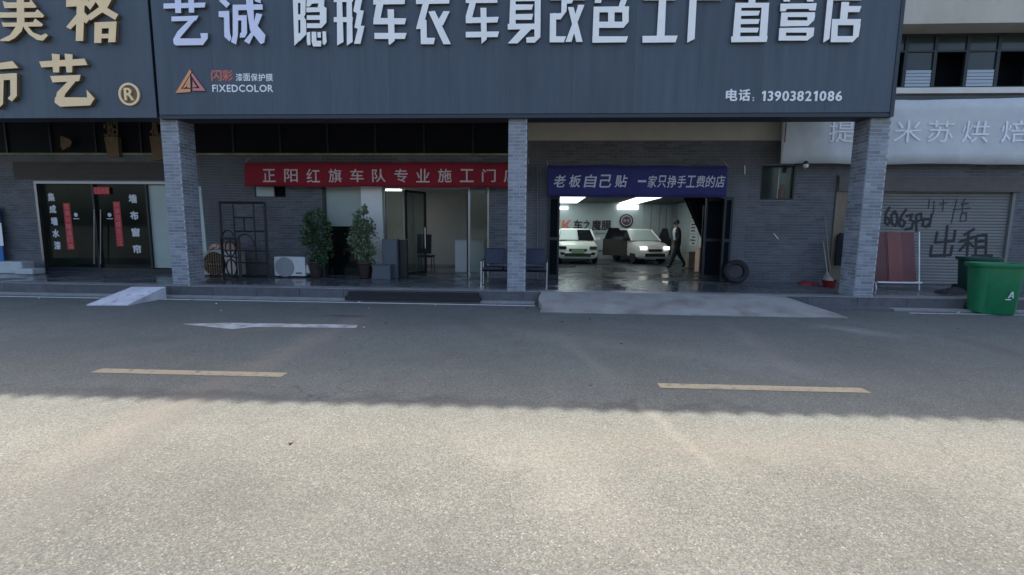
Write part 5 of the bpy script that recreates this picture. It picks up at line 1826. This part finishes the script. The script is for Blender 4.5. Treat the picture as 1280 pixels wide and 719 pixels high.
# --- old air conditioner with wire fan guard, gate, white air conditioner
def ac_unit(x0, x1, Y, z1, label, case, fan, fan_c, fan_r, bars=True, dep=0.32, guard='ac_grille', nb=9):
    t = thing('air_conditioner', ((x0 + x1) / 2, Y, ZP), label, 'air conditioner')
    z0 = ZP + 0.04
    bevel(MB().box(x0, x1, Y, Y + dep, z0, z1, case).build('casing', None, t), 0.015)
    for x in (x0 + 0.08, x1 - 0.14):
        MB().box(x, x + 0.06, Y + 0.02, Y + dep - 0.02, ZP, z0 - 0.001, 'black').build('foot', None, t)
    cx, cz = fan_c
    MB().lathe([(0.0, -0.004), (fan_r, -0.004), (fan_r + 0.02, -0.015), (fan_r + 0.03, 0.001)], (cx, Y, cz), 28, fan, 'Y').build('fan_opening', None, t)
    mb = MB()
    for r_ in [fan_r * k / 6 for k in range(2, 7)]:
        pts = [(cx + r_ * math.cos(a * math.pi / 12), Y - 0.02, cz + r_ * math.sin(a * math.pi / 12)) for a in range(25)]
        mb.tube(pts, 0.004, 4, guard, caps=False)
    mb.build('fan_guard', None, t)
    if bars:
        mb = MB()
        for k in range(nb):
            x = cx - fan_r + 2 * fan_r * (k + 0.5) / nb
            hh = math.sqrt(max(fan_r ** 2 - (x - cx) ** 2, 0.0001)) + 0.02
            mb.tube([(x, Y - 0.026, cz - hh), (x, Y - 0.026, cz + hh)], 0.006, 5, guard)
        mb.tube([(cx - fan_r, Y - 0.034, cz), (cx + fan_r, Y - 0.034, cz)], 0.006, 5, guard)
        mb.build('guard_bars', None, t)
    return t


Yac = 12.25
a, b = at(253, 312, Yac), at(299, 346, Yac)
t = ac_unit(a.x, b.x, Yac, a.z, 'yellowed outdoor air conditioner with barred round fan behind the iron gate', 'ac_old', 'dark_void', (at(268, 330, Yac).x, at(268, 330, Yac).z), 0.29, True, guard='cardboard')
a, b = at(342, 321, Yac), at(382, 347, Yac)
t = ac_unit(a.x, b.x, Yac, a.z, 'clean white outdoor air conditioner between the iron gate and the potted plants', 'ac_white', 'ac_grille', (at(356, 334, Yac).x, at(356, 334, Yac).z), 0.235, False)
MB().box(b.x, b.x + 0.10, Yac + 0.05, Yac + 0.25, ZP + 0.12, ZP + 0.34, 'ac_white').build('valve_cover', None, t)
MB().box(b.x - 0.26, b.x - 0.10, Yac - 0.004, Yac - 0.001, ZP + 0.10, ZP + 0.14, 'slate_box').build('badge', None, t)
# stuff on the old unit
zt_ = at(253, 312, Yac).z
q = at(270, 310, Yac)
mb = MB()
for i in range(7):
    c = Vector((q.x - 0.18 + 0.08 * i, Yac + 0.12 + random.uniform(-.05, .05), zt_ + 0.06 + random.uniform(0, .05)))
    mb.obox(c, (0.07, random.uniform(-.02, .02), 0.02), (0, 0.06, 0.01), (random.uniform(-.02, .02), 0, 0.05), 'pinkish')
tag(bevel(mb.build('crumpled_bag', None), 0.02), 'crumpled pale pink bag lying on the yellowed air conditioner', 'bag')
q = at(288, 309, Yac)
tag(bevel(MB().box(q.x - 0.14, q.x + 0.14, Yac + 0.03, Yac + 0.28, zt_ + 0.001, zt_ + 0.16, 'cardboard').box(q.x - 0.10, q.x + 0.12, Yac + 0.06, Yac + 0.24, zt_ + 0.162, zt_ + 0.20, 'ply').build('cardboard_box', None), 0.006), 'small brown box on the right end of the yellowed air conditioner', 'box')
# pale board leaning at the left pillar
a, b = at(246, 232, 12.3), at(254, 312, 12.3)
lb_ = tag(MB().add([at(247.5, 233, 12.4), at(251, 233, 12.4), at(258.5, 315, 12.1), at(252.5, 315, 12.1)] + [v + Vector((0, 0.03, 0)) for v in (at(247.5, 233, 12.4), at(251, 233, 12.4), at(258.5, 315, 12.1), at(252.5, 315, 12.1))], [(0, 3, 2, 1), (4, 5, 6, 7), (0, 1, 5, 4), (1, 2, 6, 5), (2, 3, 7, 6), (3, 0, 4, 7)], 'frosted').build('glass_sheet', None), 'narrow pale glass strip leaning behind the left pillar', 'glass sheet')

# --- iron gate leaf standing on the pavement
gt_ = thing('iron_gate', (at(300, 350, 11.7).x, 11.7, ZP), 'black iron gate of two hinged leaves with scrollwork standing on the pavement', 'gate')


def gate_leaf(A, B, ztop, cells, name='gate_leaf'):
    A, B = Vector((A.x, A.y, 0)), Vector((B.x, B.y, 0))
    z0 = ZP + 0.02
    mb = MB()
    P2 = lambda s, z: tuple(A.lerp(B, s) + Vector((0, 0, z)))
    for s in (0.0, 1.0):
        mb.tube([P2(s, z0 - 0.02), P2(s, ztop)], 0.036, 6, 'black')
    for z in (z0 + 0.03, ztop - 0.01):
        mb.tube([P2(0, z), P2(1, z)], 0.030, 6, 'black')
    o = mb.build(name, None, gt_)
    mb = MB()
    for kind, v in cells:
        if kind == 'line':
            (s0, f0), (s1, f1) = v
            mb.tube([P2(s0, z0 + (ztop - z0) * f0), P2(s1, z0 + (ztop - z0) * f1)], 0.021, 5, 'black')
        else:
            s0, f0, rs, rf_, a0, a1 = v
            pts = [P2(s0 + rs * math.cos(R(a)), z0 + (ztop - z0) * (f0 + rf_ * math.sin(R(a)))) for a in range(a0, a1 + 1, 15)]
            mb.tube(pts, 0.019, 5, 'black')
    mb.build('scrollwork', None, o)


A1, A2, A3 = atz(283, 353, ZP), atz(297, 355, ZP), atz(335, 348, ZP)
zt2 = at(276, 251, A1.y).z
L1, L2 = Vector((at(277, 300, 11.35).x, 11.35, 0)), Vector((at(299, 300, 11.15).x, 11.15, 0))
L3 = Vector((at(333, 300, 12.0).x, 12.0, 0))
gate_leaf(Vector((at(277, 300, 11.9).x, 11.9, 0)), L3, at(300, 253, 11.95).z, [
    ('line', ((0.30, 0.02), (0.30, 0.99))), ('line', ((0.75, 0.02), (0.75, 0.99))), ('line', ((0.30, 0.80), (0.75, 0.80))), ('line', ((0.52, 0.62), (0.52, 0.80))), ('line', ((0.30, 0.62), (1.0, 0.62))),
    ('arc', (0.52, 0.42, 0.2, 0.16, 0, 180)), ('line', ((0.0, 0.36), (1.0, 0.36))), ('arc', (0.15, 0.55, 0.12, 0.08, 0, 180)), ('line', ((0.75, 0.2), (1.0, 0.2))), ('line', ((0.30, 0.2), (0.75, 0.2)))])
gate_leaf(Vector((at(277, 300, 11.9).x, 11.9, 0)), Vector((at(298, 300, 11.25).x, 11.25, 0)), at(290, 298, 11.5).z, [
    ('line', ((0.5, 0.0), (0.5, 0.98))), ('line', ((0.0, 0.55), (1.0, 0.55))), ('arc', (0.5, 0.75, 0.3, 0.18, 0, 360)), ('arc', (0.5, 0.28, 0.3, 0.2, 0, 360)), ('line', ((0.0, 0.1), (1.0, 0.1)))])


# --- potted plants
def potted(u, v, Y, h, rad_, label, lm, seed, up=0.0):
    rnd = random.Random(seed)
    q = at(u, v, Y)
    x, y = q.x, Y
    t = thing('potted_plant', (x, y, ZP), label, 'potted plant')
    MB().lathe([(0.13, 0), (0.15, 0.02), (0.21, 0.38), (0.23, 0.40), (0.23, 0.44), (0.20, 0.44), (0.19, 0.40), (0.0, 0.39)], (x, y, ZP), 20, 'pot').build('pot', None, t, smooth=True)
    mb = MB()
    for i in range(9):
        a = rnd.uniform(0, 6.28)
        tip = Vector((x + rad_ * 0.6 * math.cos(a) * rnd.random(), y + rad_ * 0.6 * math.sin(a) * rnd.random(), ZP + h * rnd.uniform(0.65, 0.95)))
        base = Vector((x + 0.06 * math.cos(a), y + 0.06 * math.sin(a), ZP + 0.38))
        mid_ = base.lerp(tip, 0.5) + Vector((0.04 * math.cos(a), 0.04 * math.sin(a), 0))
        mb.tube([base, mid_, tip], 0.012, 5, 'stem', r2=0.004)
    mb.build('stem', None, t)
    mb = MB()
    n = 1700
    clumps = [(rnd.uniform(-0.75, 0.75) * (1 - 0.15 * abs(z_)), rnd.uniform(-0.6, 0.6) * (1 - 0.15 * abs(z_)), z_ + rnd.uniform(-.1, .1), rnd.uniform(0.22, 0.42)) for z_ in [-0.85 + 1.75 * k_ / 15 for k_ in range(16)]]
    for i in range(n):
        while True:
            px_, py_, pz_ = rnd.uniform(-1, 1), rnd.uniform(-1, 1), rnd.uniform(-1, 1)
            rr = math.sqrt(px_ ** 2 + py_ ** 2 + pz_ ** 2)
            if rr < 1 and noise.noise(Vector((px_ * 2.3 + seed, py_ * 2.3, pz_ * 2.8))) > -0.18 + 0.25 * (rr - 0.6):
                break
        q_ = clumps[i % len(clumps)]
        if i % 5:
            px_, py_, pz_ = q_[0] + px_ * q_[3], q_[1] + py_ * q_[3], q_[2] + pz_ * q_[3] * 0.7
        zz = ZP + 0.30 + (h - 0.30) * (0.5 + 0.5 * pz_)
        wr_ = rad_ * (0.75 + 0.35 * math.sin((0.5 + 0.5 * pz_) * 3.1 + up))
        c = Vector((x + px_ * wr_, y + py_ * wr_ * 0.9, zz))
        d = Vector((px_ + rnd.uniform(-.6, .6), py_ + rnd.uniform(-.6, .6), rnd.uniform(-0.5, 0.8))).normalized()
        sd_ = d.cross(Vector((rnd.uniform(-1, 1), rnd.uniform(-1, 1), rnd.uniform(-1, 1)))).normalized()
        L_ = rnd.uniform(0.06, 0.11)
        wdt = L_ * 0.33
        nrm = d.cross(sd_)
        vs = [c, c + d * L_ * 0.5 + sd_ * wdt + nrm * 0.006, c + d * L_ - nrm * 0.01, c + d * L_ * 0.5 - sd_ * wdt + nrm * 0.006]
        mb.add(vs, [(0, 1, 2), (0, 2, 3)], lm)
    o = mb.build('foliage', None, t)
    o['kind'] = 'stuff'


potted(396, 346, 12.3, 1.78, 0.36, 'dense dark green potted shrub beside the white air conditioner', 'leaf', 3)
potted(457, 346, 12.3, 1.78, 0.34, 'pale green potted shrub in front of the white wall post', 'leaf2', 8)

# --- slate panels by the office door
a, b = at(477, 299, 12.45), at(497, 346, 12.45)
t = thing('speaker_cabinet', (a.x, 12.45, ZP), 'tall slate grey cabinet standing beside the office door', 'cabinet')
bevel(MB().box(a.x, b.x, 12.45, 12.7, ZP, a.z, 'slate_box').build('casing', None, t), 0.012)
MB().box(a.x + 0.04, b.x - 0.04, 12.441, 12.449, ZP + 0.08, a.z - 0.06, 'slate_box').build('front_panel', None, t)
a, b = at(465, 331, 12.1), at(488, 349, 12.1)
t = thing('storage_box', (a.x, 12.1, ZP), 'low slate grey box on the pavement in front of the tall cabinet', 'box')
bevel(MB().box(a.x, b.x, 12.1, 12.4, ZP, a.z - 0.03, 'slate_box').build('body', None, t), 0.01)
bevel(MB().box(a.x - 0.015, b.x + 0.015, 12.085, 12.415, a.z - 0.028, a.z, 'slate_box').build('lid', None, t), 0.01)
a, b = at(499, 300, 12.6), at(509, 346, 12.6)
t = tag(bevel(MB().box(a.x, b.x, 12.6, 12.72, ZP, a.z, 'black').box(a.x - 0.01, b.x + 0.01, 12.59, 12.73, a.z + 0.001, a.z + 0.02, 'steel').build('display_stand', None), 0.01), 'narrow black stand right of the tall slate cabinet', 'stand')

# --- waiting bench behind the middle pillar
Yb = 11.0
a, b = at(601, 345, Yb), at(684, 345, Yb)
t = thing('waiting_bench', ((a.x + b.x) / 2, Yb, ZP), 'navy padded waiting bench with chrome legs behind the middle pillar', 'bench')
zs, zt_ = at(640, 337, Yb).z, at(640, 311, Yb + 0.4).z
n = 3
wx = (b.x - a.x) / n
for i in range(n):
    x0, x1 = a.x + 0.04 + (b.x - a.x - 0.08) * i / n, a.x + 0.04 + (b.x - a.x - 0.08) * (i + 1) / n
    bevel(MB().box(x0 + 0.008, x1 - 0.008, Yb, Yb + 0.45, zs - 0.03, zs + 0.05, 'navy').build('seat', None, t), 0.025, 3)
    bevel(MB().obox(((x0 + x1) / 2, Yb + 0.49, (zs + 0.1 + zt_) / 2), ((x1 - x0) / 2 - 0.008, 0, 0), (0, 0.03, 0), (0, 0.06, (zt_ - zs - 0.1) / 2), 'navy').build('backrest', None, t), 0.02, 3)
for x in (a.x + 0.01, b.x - 0.01):
    MB().tube([(x, Yb - 0.02, ZP), (x, Yb - 0.02, zs + 0.18)], 0.016, 8, 'chrome').build('leg', None, t)
    MB().tube([(x, Yb + 0.46, ZP), (x, Yb + 0.46, zs + 0.18)], 0.016, 8, 'chrome').build('leg', None, t)
    MB().tube([(x, Yb - 0.02, zs + 0.18), (x, Yb + 0.46, zs + 0.2)], 0.018, 8, 'black').build('armrest', None, t)
MB().tube([(a.x, Yb + 0.2, zs - 0.05), (b.x, Yb + 0.2, zs - 0.05)], 0.02, 8, 'black').build('beam', None, t)

# --- tyre leaning at the garage right
q = at(921, 353, 12.5)
t = thing('car_tyre', (q.x, 12.6, ZP), 'black car tyre leaning on the brick wall right of the garage', 'tyre')
rt = 0.30
mb = MB().lathe([(rt - 0.11, -0.07), (rt - 0.03, -0.085), (rt, -0.06), (rt, 0.06), (rt - 0.03, 0.085), (rt - 0.11, 0.07), (rt - 0.13, 0.0), (rt - 0.11, -0.07)], (0, 0, 0), 32, 'black_rubber', 'Y', close=False)
for k in range(32):
    a_ = 2 * math.pi * k / 32
    c = Vector((rt * math.cos(a_), 0, rt * math.sin(a_)))
    mb.obox(c, Vector((math.cos(a_), 0, math.sin(a_))) * 0.006, (0, 0.055, 0), Vector((-math.sin(a_), 0, math.cos(a_))) * 0.012, 'black_rubber')
o = mb.build('tread', None, t, smooth=True)
o.matrix_parent_inverse = Matrix()
o.location = (0, 0, rt + 0.0)
o.rotation_euler = (R(-10), 0, R(-6))

# --- wall lamp on the banner corner
q = at(1007, 206, W - 0.45)
t = thing('wall_lamp', tuple(q), 'small white bulkhead lamp below the corner of the grey banner', 'lamp')
MB().tube([(q.x - 0.02, W, q.z + 0.06), (q.x - 0.02, W - 0.3, q.z + 0.06), (q.x, W - 0.42, q.z)], 0.014, 6, 'black').build('bracket', None, t)
MB().lathe([(0.0, 0.06), (0.05, 0.05), (0.065, 0.0), (0.05, -0.05), (0.0, -0.07)], (q.x, W - 0.46, q.z - 0.02), 14, 'lamp_white').build('bulb', None, t, smooth=True)
MB().lathe([(0.03, 0.11), (0.06, 0.06), (0.072, 0.03)], (q.x, W - 0.46, q.z - 0.02), 14, 'black', close=False).build('cap', None, t)

# --- plywood strip, hanging black coat, brooms, bucket near the right pillar
tag(MB().box(X(1040, 290), X(1066, 290), W - 0.045, W - 0.021, ZP, Z(226, 1050), 'ply').box(X(1040, 290), X(1070, 290), W - 0.06, W - 0.0455, Z(228, 1050), Z(218, 1050), 'shutter_box').build('plywood_sheet', None), 'stained plywood sheet standing between brick wall and shutter', 'board')
Yc = W - 0.16
a, b = at(1046, 291, Yc), at(1056, 332, Yc)
cx = at(1051, 300, Yc).x
t = thing('hanging_coat', (cx, Yc, b.z), 'black coat hanging on the plywood beside the right pillar', 'coat')
mb = MB()
vs = []
prof = [(0.0, 0.03, 0.03), (0.08, 0.10, 0.05), (0.3, 0.13, 0.06), (0.7, 0.12, 0.06), (1.0, 0.10, 0.04)]
nn_ = 12
for f, hx, hy in prof:
    z = a.z + (b.z - a.z) * f
    for k in range(nn_):
        an = 2 * math.pi * k / nn_
        rr = 1 + 0.12 * math.sin(3 * an + f * 5)
        vs.append((cx + hx * rr * math.cos(an), Yc + hy * rr * math.sin(an), z))
fs = [(i * nn_ + k, i * nn_ + (k + 1) % nn_, (i + 1) * nn_ + (k + 1) % nn_, (i + 1) * nn_ + k) for i in range(4) for k in range(nn_)]
mb.add(vs, [f[::-1] for f in fs] + [tuple(range(nn_)), tuple(range(4 * nn_, 5 * nn_))[::-1]], 'suit')
mb.build('cloth', None, t, smooth=True)


def pole(u0, v0, u1, v1, label, m, head, name='broom', Y0=12.82, Y1=12.45):
    A, B = at(u0, v0, Y0), at(u1, v1, Y1)
    t = thing(name, (B.x, Y1, ZP), label, name.replace('_', ' '))
    MB().tube([A, B], 0.015, 8, m).build('handle', None, t)
    if head == 'broom':
        mb = MB()
        for i in range(22):
            s = (i / 21 - 0.5)
            mb.tube([(B.x + s * 0.06, Y1, B.z), (B.x + s * 0.26, Y1 - 0.03, ZP + 0.005)], 0.008, 4, 'broom')
        mb.build('bristles', None, t)
    elif head == 'mop':
        mb = MB()
        rnd = random.Random(5)
        for i in range(40):
            an = rnd.uniform(0, 6.28)
            r_ = rnd.uniform(0.04, 0.14)
            mb.tube([(B.x, Y1, B.z + 0.02), (B.x + r_ * 0.7 * math.cos(an), Y1 + r_ * 0.6 * math.sin(an), (B.z + ZP) / 2 + 0.03), (B.x + r_ * math.cos(an), Y1 + r_ * math.sin(an), ZP + 0.012)], 0.009, 4, 'mop')
        mb.build('mop_head', None, t)
    return t


pole(1031, 270, 1038, 345, 'tall brown handled broom leaning right of the small window', 'broom', 'broom')
pole(1029, 302, 1034, 340, 'shorter brown handled mop leaning left of the tall broom', 'mop', 'mop', 'mop', 12.82, 12.3)
q = at(1036, 358, 12.0)
t = thing('bucket', (q.x, 12.0, ZP), 'red bucket with pale rag on the pavement by the brooms', 'bucket')
MB().lathe([(0.11, 0), (0.12, 0.01), (0.16, 0.16), (0.17, 0.17), (0.155, 0.17), (0.11, 0.02), (0.0, 0.02)], (q.x, 12.0, ZP), 20, 'red_plastic').build('body', None, t, smooth=True)
MB().lathe([(0.0, 0.26), (0.05, 0.24), (0.10, 0.18), (0.13, 0.13)], (q.x - 0.02, 12.0, ZP), 12, 'mop').build('rag', None, t, smooth=True)
q = at(1008, 352, 12.55)
mb = MB()
mb.lathe([(0.20, 0.0), (0.19, 0.03), (0.12, 0.07), (0.0, 0.09)], (q.x, 12.55, ZP), 12, 'red_plastic')
mb.lathe([(0.08, 0.0), (0.07, 0.03), (0.03, 0.05), (0.0, 0.06)], (q.x + 0.2, 12.5, ZP), 10, 'red_plastic')
tag(mb.build('dustpan', None, smooth=True), 'low red plastic dustpan on the pavement left of the bucket', 'dustpan')

# --- maroon boards leaning before the shutter
Ym = 11.6
t = thing('stacked_boards', (at(1125, 353, Ym).x, Ym, ZP), 'maroon lacquered boards on a pale stand leaning before the shutter', 'boards')
zbm = at(1125, 352, Ym).z
for (u0, u1, m, dy, vt) in ((1096, 1113, 'maroon', 0.0, 291), (1113.4, 1131, 'maroon2', -0.03, 290.5), (1131.4, 1148.5, 'maroon', 0.0, 290.5)):
    x0, x1 = at(u0 , 320, Ym).x, at(u1, 320, Ym).x
    zt3 = at(u1, vt, Ym + 0.1).z
    mb = MB().obox(((x0 + x1) / 2, Ym + 0.12 + dy, (zbm + zt3) / 2), ((x1 - x0) / 2, 0, 0), (0, 0.012, 0), (0.0, 0.12, (zt3 - zbm) / 2), m)
    mb.build('board', None, t)
mb = MB()
x0, x1 = at(1096, 350, Ym).x, at(1150, 350, Ym).x
mb.box(x0, x1 + 0.02, Ym - 0.06, Ym + 0.10, zbm - 0.035, zbm - 0.003, 'print_white')
mb.tube([(x1 + 0.01, Ym + 0.0, ZP), (x1 + 0.05, Ym + 0.25, at(1149, 290, Ym).z)], 0.014, 6, 'print_white')
mb.tube([(x0 + 0.01, Ym + 0.0, ZP), (x0 + 0.01, Ym + 0.25, at(1096, 290, Ym).z)], 0.014, 6, 'print_white')
mb.build('stand', None, t)


# --- wheelie-type round bins
def bin_(x, y, r0_, r1_, h, label, m, tilt=0.0, mark=False, lid=True, z0=0.0):
    t = thing('waste_bin', (x, y, z0), label, 'bin')
    prof = [(r0_ * 0.95, 0.0), (r0_, 0.02), (r1_ - 0.01, h - 0.07), (r1_ + 0.03, h - 0.07), (r1_ + 0.045, h - 0.03), (r1_ + 0.04, h), (r1_ - 0.01, h), (r1_ - 0.025, h - 0.02), (r0_ - 0.02, 0.04), (0.0, 0.04)]
    mb = MB()
    # rounded square section
    n = 40
    vs, fs = [], []
    for r_, hz in prof:
        for k in range(n):
            a_ = 2 * math.pi * k / n
            c, s = math.cos(a_), math.sin(a_)
            e = 0.72
            sx_, sy_ = math.copysign(abs(c) ** e, c), math.copysign(abs(s) ** e, s)
            vs.append((r_ * sx_, r_ * 0.85 * sy_, hz))
    for i in range(len(prof) - 1):
        for k in range(n):
            fs.append((i * n + k, i * n + (k + 1) % n, (i + 1) * n + (k + 1) % n, (i + 1) * n + k))
    fs.append(tuple(reversed(range(n))))
    mb.add(vs, fs, m)
    o = mb.build('body', None, None, smooth=True)
    o.parent = t
    parts = [o]
    if mark:
        mbm = MB()
        yy = -(r0_ + (r1_ - r0_) * 0.45) * 0.85 - 0.012
        for pl in ([(0.14, 0.34), (0.165, 0.34), (0.20, 0.46), (0.18, 0.47)], [(0.235, 0.34), (0.215, 0.34), (0.185, 0.46), (0.205, 0.47)], [(0.15, 0.37), (0.23, 0.37), (0.23, 0.385), (0.15, 0.385)], [(0.11, 0.30), (0.20, 0.30), (0.20, 0.32), (0.11, 0.32)]):
            k0 = len(mbm.v)
            mbm.add([(px_ - 0.08, yy - (pz_ - 0.38) * 0.2 * 0.85, pz_) for px_, pz_ in pl], [(0, 1, 2, 3)], 'print_white')
        o2 = mbm.build('printed_mark', None, None)
        o2.parent = t
    for s in (-1, 1):
        o3 = MB().lathe([(0.0, -0.03), (0.09, -0.03), (0.1, 0.0), (0.09, 0.03), (0.0, 0.03)], (s * (r0_ - 0.02), r0_ * 0.8, 0.09), 16, 'black_rubber', 'X').build('wheel', None, None)
        o3.parent = t
    t.rotation_euler = (0, tilt, R(-12))
    return t


q = at(1238, 389, 9.95)
gl_ = at(1207, 330, 9.9)
bin_(at(1239, 380, 9.95).x, 9.95, 0.335, 0.405, 1.0, 'bright green waste bin standing on the road edge before the kerb', 'bin_green', 0.0, True, z0=0.01)
q = at(1214, 360, 11.3)
bin_(q.x, 11.2, 0.28, 0.34, 0.82, 'dark green waste bin on the pavement half hidden behind the bright green one', 'bin_dark', 0.0, False, z0=ZP)
q = at(1186, 360, 11.3)
mb = MB()
rnd = random.Random(4)
N_ = 14
vs = []
for j in range(6):
    for k in range(N_):
        a_ = 2 * math.pi * k / N_
        r_ = (1 - j / 5.5) * (0.30 + 0.08 * math.sin(3 * a_ + 1) + rnd.uniform(-.02, .02))
        vs.append((q.x + r_ * 1.3 * math.cos(a_), 11.15 + r_ * 0.6 * math.sin(a_), ZP + 0.002 + 0.13 * (j / 5) ** 0.7 + rnd.uniform(0, .012)))
mb.add(vs, [(j * N_ + k, j * N_ + (k + 1) % N_, (j + 1) * N_ + (k + 1) % N_, (j + 1) * N_ + k) for j in range(5) for k in range(N_)] + [tuple(range(5 * N_, 6 * N_))], 'rag')
tag(mb.build('rag_heap', None), 'heap of dark rags on the pavement beside the dark green bin', 'rags')


# ================================================================== STREET TREES ACROSS THE ROAD, added out of view for the shop glass to mirror
def added_street_tree(x, y, h, rad_, seed, label):
    rnd = random.Random(seed)
    t = thing('added_street_tree', (x, y, 0), label, 'tree', 'added street trees across the road')
    top = Vector((x + rnd.uniform(-.3, .3), y, h * 0.75))
    mb = MB().tube([(x, y, -0.1), (x + 0.05, y, h * 0.25), (x - 0.05, y, h * 0.5), top], 0.17, 9, 'stem', r2=0.06)
    for i in range(9):
        a = rnd.uniform(0, 6.28)
        b = Vector((x, y, h * rnd.uniform(0.32, 0.6)))
        e = b + Vector((math.cos(a), math.sin(a), 0.8)) * rad_ * 0.7
        mb.tube([b, b.lerp(e, 0.5) + Vector((0, 0, 0.15)), e], 0.06, 6, 'stem', r2=0.015)
    mb.build('trunk', None, t)
    cl = [(Vector((rnd.gauss(0, 0.45), rnd.gauss(0, 0.45), rnd.uniform(-0.75, 0.85))), rnd.uniform(0.25, 0.45)) for _ in range(18)]
    mb = MB()
    for i in range(1800):
        c0, cr_ = cl[i % 18]
        d = Vector((rnd.gauss(0, 1), rnd.gauss(0, 1), rnd.gauss(0, 1))).normalized() * cr_ * rnd.random() ** 0.4
        p_ = c0 + d
        c = Vector((x + p_.x * rad_, y + p_.y * rad_, h * 0.68 + p_.z * rad_ * 0.95))
        u_ = Vector((rnd.uniform(-1, 1), rnd.uniform(-1, 1), rnd.uniform(-1, 1))).normalized()
        v_ = u_.orthogonal().normalized()
        L_ = rnd.uniform(0.09, 0.17)
        mb.add([c - u_ * L_, c + v_ * L_ * 0.5, c + u_ * L_, c - v_ * L_ * 0.5], [(0, 1, 2, 3)], 'leaf2')
    o = mb.build('crown', None, t)
    o['kind'] = 'stuff'


for k, (x, h_, r_) in enumerate(((-17.5, 7.0, 2.3), (-9.5, 6.2, 2.0), (-2.5, 6.8, 2.2), (5.5, 6.0, 2.1), (13.5, 7.2, 2.4))):
    added_street_tree(x, -15 - 0.6 * (k % 2), h_, r_, 20 + k, 'added leafy street tree, out of view across the road, facing the ' + ('left end of the gold lettered shop', 'left brick pillar', 'office entrance', 'garage entrance', 'roller shutter')[k])

# small litter and grit along the kerb and on the road
rnd = random.Random(12)
mb = MB()
for i in range(90):
    if i < 60:
        x, y = rnd.uniform(-12, 12), 9.9 - abs(rnd.gauss(0, 0.5))
    else:
        x, y = rnd.uniform(-9, 9), rnd.uniform(3.2, 9.5)
    r_ = rnd.uniform(0.006, 0.022)
    a = rnd.uniform(0, 3.14)
    ax = Vector((math.cos(a) * r_, math.sin(a) * r_, rnd.uniform(-.2, .2) * r_))
    ay = Vector((-math.sin(a) * r_ * 0.7, math.cos(a) * r_ * 0.7, rnd.uniform(-.2, .2) * r_))
    if 0 < x < 6.4 and y > 8.8:
        continue
    mb.obox((x, y, 0.008 + r_ * 0.2), ax, ay, (0, 0, r_ * 0.25), rnd.choice(['ply', 'print_white', 'stem', 'leaf2', 'stem']))
tag(mb.build('litter', None), 'scattered grit and dry leaf scraps on the road', kind='stuff')
